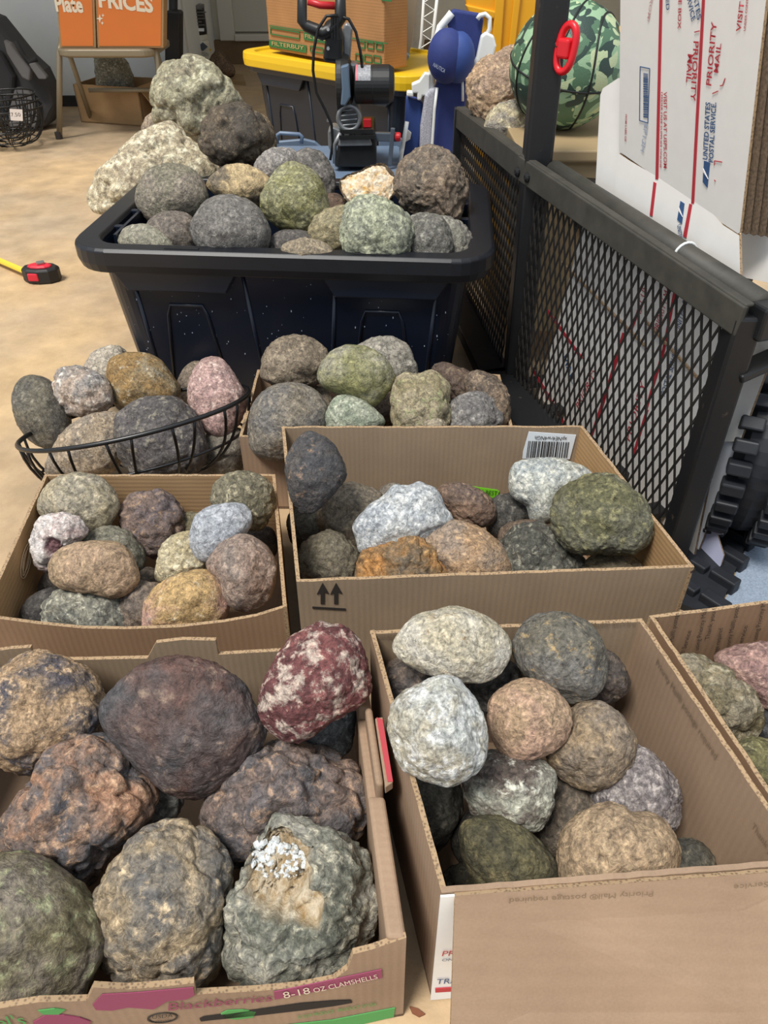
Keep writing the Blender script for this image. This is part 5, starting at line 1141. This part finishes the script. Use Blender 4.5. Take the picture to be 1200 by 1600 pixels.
for q, lb, words in ((s1_, 'left orange sign box on the folding chair, lettered Plate', 1), (s2_, 'right orange sign box on the folding chair, lettered PRICES', 2)):
    P3 = [atY(x, y, Yo) for x, y in q]; c_ = sum(P3, Vector())/4; hz = min(p.z for p in P3)
    zz_ = hs+.014
    P3 = [Vector((p.x, p.y, max(p.z, zz_) if i < 2 else zz_+(0.0))) for i, p in enumerate(P3)]
    rt_ = empty('sign_box', (c_.x, Yo, zz_), lb, 'sign', og)
    MB().prism([p+Vector((0, .004, 0)) for p in P3], (0, .07, 0)).build('carton', kraft_o, rt_, bevel=.003)
    q2 = [Vector((P3[0].x+.010, Yo+.002, P3[0].z)), Vector((P3[1].x-.010, Yo+.002, P3[1].z)), Vector((P3[2].x-.010, Yo+.002, P3[2].z+.008)), Vector((P3[3].x+.010, Yo+.002, P3[3].z+.008))]
    op_ = MB().prism(q2, (0, .004, 0)).build('orange_panel', ora, rt_)
    SP = Plane(*q2[:3])
    if words == 1: text('Plate', SP, (88, 17), (131, 19), 24, cream, 'printed_text', op_, bold=.035)
    else:
        text('PRICES', SP, (155, 10), (240, 19), 24, cream, 'printed_text', op_, bold=.04)
        for x, y, r in ((156, 29, 7), (161, 24, 3.5), (160, 36, 3.5)):
            decal([(x, y-r), (x+r*.2, y-r*.2), (x+r*.8, y), (x+r*.2, y+r*.2), (x, y+r), (x-r*.2, y+r*.2), (x-r*.8, y), (x-r*.2, y-r*.2)], SP, cream, 'printed_sparkle', op_)
# box under the chair
uF, uR = at(127, 191, 0), at(226, 198, 0); hU = .17; ud = (uR-uF).normalized(); un = Vector((-ud.y, ud.x, 0)); wU = (uR-uF).length
up3 = [uF, uR, uR+un*.26, uF+un*.26]
ub, _u = open_box('cardboard_box', 'brown cardboard box under the folding chair holding one jagged rock', *[p+Vector((0, 0, hU)) for p in up3], mat=[kraft_o, EDG], th=.008)
MB().prism([uR+Vector((0, 0, hU)), uR+un*.26+Vector((0, 0, hU)), uR+un*.26+ud*.10+Vector((0, 0, hU-.10)), uR+ud*.10+Vector((0, 0, hU-.12))], (0, 0, .005)).build('flap', [kraft_o, EDG], ub)
# grey rucksack leaning on the inner wall
gr1 = simple('grey_cloth', '3f3d3c', .8, bump=.2, nscale=120); gr2 = simple('grey_cloth_light', '6a6663', .8, bump=.2, nscale=120); gr3 = simple('grey_cloth_dark', '2a2828', .8)
Yg = 4.05; bp_ = empty('rucksack', at(40, 172, 0)+Vector((-.1, .0, 0)), 'grey and black rucksack leaning on the white wall at the far left', 'bag')
fyg = floor_y(30, Yg)
def lslab(p, y0, th, n, m_, bv=.02): return slab(p, Yg+y0, th, n, m_, bp_, bv, lean=.35)
lslab([(-60, 10), (-10, 30), (8, 52), (40, 92), (62, 112), (75, 140), (86, 168), (70, fyg), (-60, fyg)], 0, .18, 'main_body', gr1, .04)
lslab([(-60, 70), (0, 80), (22, 120), (20, 150), (5, fyg-6), (-60, fyg-6)], -.035, .05, 'front_pocket', gr3, .02)
lslab([(4, 62), (16, 68), (48, 110), (46, 128), (34, 122), (10, 84)], -.02, .04, 'light_panel', gr2, .01)
lslab([(10, 155), (24, 136), (44, 142), (60, 160), (58, fyg-4), (12, fyg-4)], -.025, .04, 'lower_panel', gr2, .012)
lslab([(44, 100), (54, 98), (73, 120), (72, 124), (60, 124)], -.03, .03, 'side_pocket', gr2, .008)
MB().tube([atY(x, y, Yg+.02) for x, y in ((24, 64), (34, 82), (46, 98), (57, 92))], .012, 8).build('strap', gr3, bp_, smooth=True)
# black case and pole against the trim
Yx = 4.5; fx = floor_y(268, Yx)
bk = slab([(257, 20), (261, 17), (279, 18), (281, 22), (281, fx), (258, fx)], Yx, .09, 'black_case', simple('matt_black', '0d0d0e', .5), None, .008); tag(bk, 'tall narrow black case standing beside the orange sign boxes', 'case')
pl2 = MB().tube([atY(270, fx-5, Yx+.13)*1.0, atY(271, -30, Yx+.13)], .022, 12).build('black_pole', simple('matt_black', '0d0d0e', .5), None, smooth=True); tag(pl2, 'thin black upright pole behind the tall narrow black case', 'pole')
# jars
jb = at(318, 116, 0); jz = pix(jb)[2]
jr = 15.5*jz/FPX; jt = atY(318, 53, jb.y).z
jar = empty('protein_jar', jb, 'white jar with a grey diamond label, under the black jar at the back', 'jar', 'jars by the back door')
MB().lathe(jb, [(jr*.95, 0), (jr, .01), (jr, jt*.80), (jr*.85, jt*.86), (jr*.85, jt)], 32).build('jar_body', simple('jar_white', 'cfcbbb', .4), jar, smooth=False, bevel=.003)
MB().lathe(jb+Vector((0, 0, jt*.88)), [(jr*.9, 0), (jr*.9, jt*.12)], 32).build('lid', simple('jar_white', 'cfcbbb', .4), jar)
JP = Plane(jb+Vector((0, -jr-.004, 0)), jb+Vector((1, -jr-.004, 0)), jb+Vector((0, -jr-.004, 1)))
decal([(317, 66), (325, 73), (317, 80), (309, 73)], JP, simple('label_slate', '4a505a', .6), 'label_diamond', jar); text('PROTEIN', JP, (308, 88), (326, 88), 6, simple('label_slate', '4a505a', .6), 'printed_text', jar)
decal([(327, 76), (330, 76), (330, 80), (327, 80)], JP, simple('label_yellow', 'c9a83c', .6), 'label_dot', jar)
j2 = jb+Vector((-.012, 0, jt)); r2 = 16.5*jz/FPX; h2_ = atY(315, 7, jb.y).z-jt
bj = empty('supplement_tub', j2, 'black tub with small print standing on top of the white jar', 'jar', 'jars by the back door')
MB().lathe(j2, [(r2*.97, 0), (r2, .01), (r2, h2_*.9), (r2*.9, h2_*.92)], 32).build('tub_body', simple('jar_black', '121214', .35), bj)
MB().lathe(j2+Vector((0, 0, h2_*.9)), [(r2*1.03, 0), (r2*1.03, h2_*.1), (r2*.9, h2_*.11)], 32).build('lid', simple('lid_grey', '6a6a68', .4), bj)
JP2 = Plane(j2+Vector((0, -r2-.004, 0)), j2+Vector((1, -r2-.004, 0)), j2+Vector((0, -r2-.004, 1)))
decal([(308, 44), (319, 44), (319, 49), (308, 49)], JP2, wpl, 'label_patch', bj)
m = MB()
for k in range(6): m.bar(JP2.hit(306, 14+5*k)+Vector((0, 0, 0)), JP2.hit(306+(10, 16, 12, 15, 9, 14)[k], 14+5*k), .003, .006)
m.build('label_lines', simple('label_dim', '5d5a58', .6), bj)
wb_ = MB().prism([at(340, 118, 0), at(380, 122, 0), at(384, 134, 0), at(345, 130, 0)], (0, 0, .02)).build('wooden_board', simple('pale_wood', '9c8058', .6, noise=.15, nscale=30), None); tag(wb_, 'short pale wooden board lying on the floor beside the yellow lidded tub', 'board')

# ------------------------------------------------------------------ tape measure
tm = at(68, 438, 0); tape = empty('tape_measure', tm, 'black and red tape measure on the floor with its yellow blade pulled out left', 'tape measure')
blkr = simple('tape_black', '1b1b1d', .5); rr_ = simple('tape_red', 'd0263a', .4)
def oct_(r, z, sx=1.25): return [tm+Vector((sx*r*math.cos(a)*.98, r*math.sin(a)*.8, z)) for a in [2*math.pi*(i+.5)/10 for i in range(10)]]
MB().loft([oct_(.040, 0), oct_(.045, .004), oct_(.045, .036), oct_(.040, .042)]).build('tape_body', blkr, tape, bevel=.004, bseg=3)
MB().loft([oct_(.026, .040, 1.4), oct_(.026, .045, 1.4), oct_(.020, .048, 1.4)]).build('red_cover', rr_, tape, bevel=.003)
MB().box(tm+Vector((-.012, -.034, .022)), (.030, .008, .022)).build('red_patch', rr_, tape, bevel=.003)
MB().box(tm+Vector((.004, .002, .052)), (.022, .014, .008), .5).build('belt_clip', simple('clip_metal', 'a5a6a6', .3, metal=.8), tape, bevel=.002)
m = MB(); p0 = tm+Vector((-.045, .012, .016)); p1 = at(-60, 388, 0)+Vector((0, 0, .012)); n_ = 14; ring = []
dd = (p1-p0).normalized(); sd_ = dd.cross(Vector((0, 0, 1)))
for i in range(n_+1):
    c = p0.lerp(p1, i/n_); ring.append([c+sd_*(.0125*k)+Vector((0, 0, .003*k*k)) for k in (-1, -.5, 0, .5, 1)]+[c+sd_*(.0125*k)+Vector((0, 0, .003*k*k-.0006)) for k in (1, .5, 0, -.5, -1)])
m.loft(ring).build('tape_blade', simple('tape_yellow', 'e3c23c', .4), tape, smooth=False)

# rust specks and dead leaf on the slab
lf = MB().prism([at(640, 1574, .0), at(652, 1577, .0), at(664, 1586, 0), at(655, 1590, 0), at(644, 1584, 0)], (0, 0, .003)).build('dry_leaf', simple('dead_leaf', '7a4a30', .8), None); tag(lf, 'small brown dry leaf on the floor between the two front boxes', 'leaf')

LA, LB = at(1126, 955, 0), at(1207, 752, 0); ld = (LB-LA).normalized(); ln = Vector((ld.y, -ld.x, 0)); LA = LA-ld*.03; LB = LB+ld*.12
floor_patch = MB().prism([LA+ld*0, LB, LB+ln*.6, LA+ln*.6], (0, 0, .004)).build('added_floor_patch', simple('floor_blue_grey', '7f8c9c', .9, noise=.25, nscale=350, bump=.4), None)  # added slab over the floor, bluish shade of this patch put into its colour
tag(floor_patch, 'added blue-grey speckled patch of shaded floor under the knobbly black tyre', 'mat')  # category 'mat' here is the added patch of shaded floor, not a mat
tr = empty('shade_strip', (LA+LB)/2, 'added black strip for the shade by the tyre with square lugs at the right', 'shade strip')
MB().prism([LA-ln*.002, LB-ln*.002, LB-ln*.16, LA-ln*.09], (0, 0, .012)).build('shade_base', tyre, tr)  # added black sheet stands for the shade beside the tyre; lugs for its tread
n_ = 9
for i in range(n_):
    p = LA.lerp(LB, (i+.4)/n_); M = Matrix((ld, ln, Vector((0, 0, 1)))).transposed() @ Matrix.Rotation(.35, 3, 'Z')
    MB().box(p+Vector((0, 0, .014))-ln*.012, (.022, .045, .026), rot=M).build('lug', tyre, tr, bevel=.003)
    MB().box(p+Vector((0, 0, .014))-ln*.055+ld*.012, (.020, .03, .022), rot=M).build('lug', tyre, tr, bevel=.003)
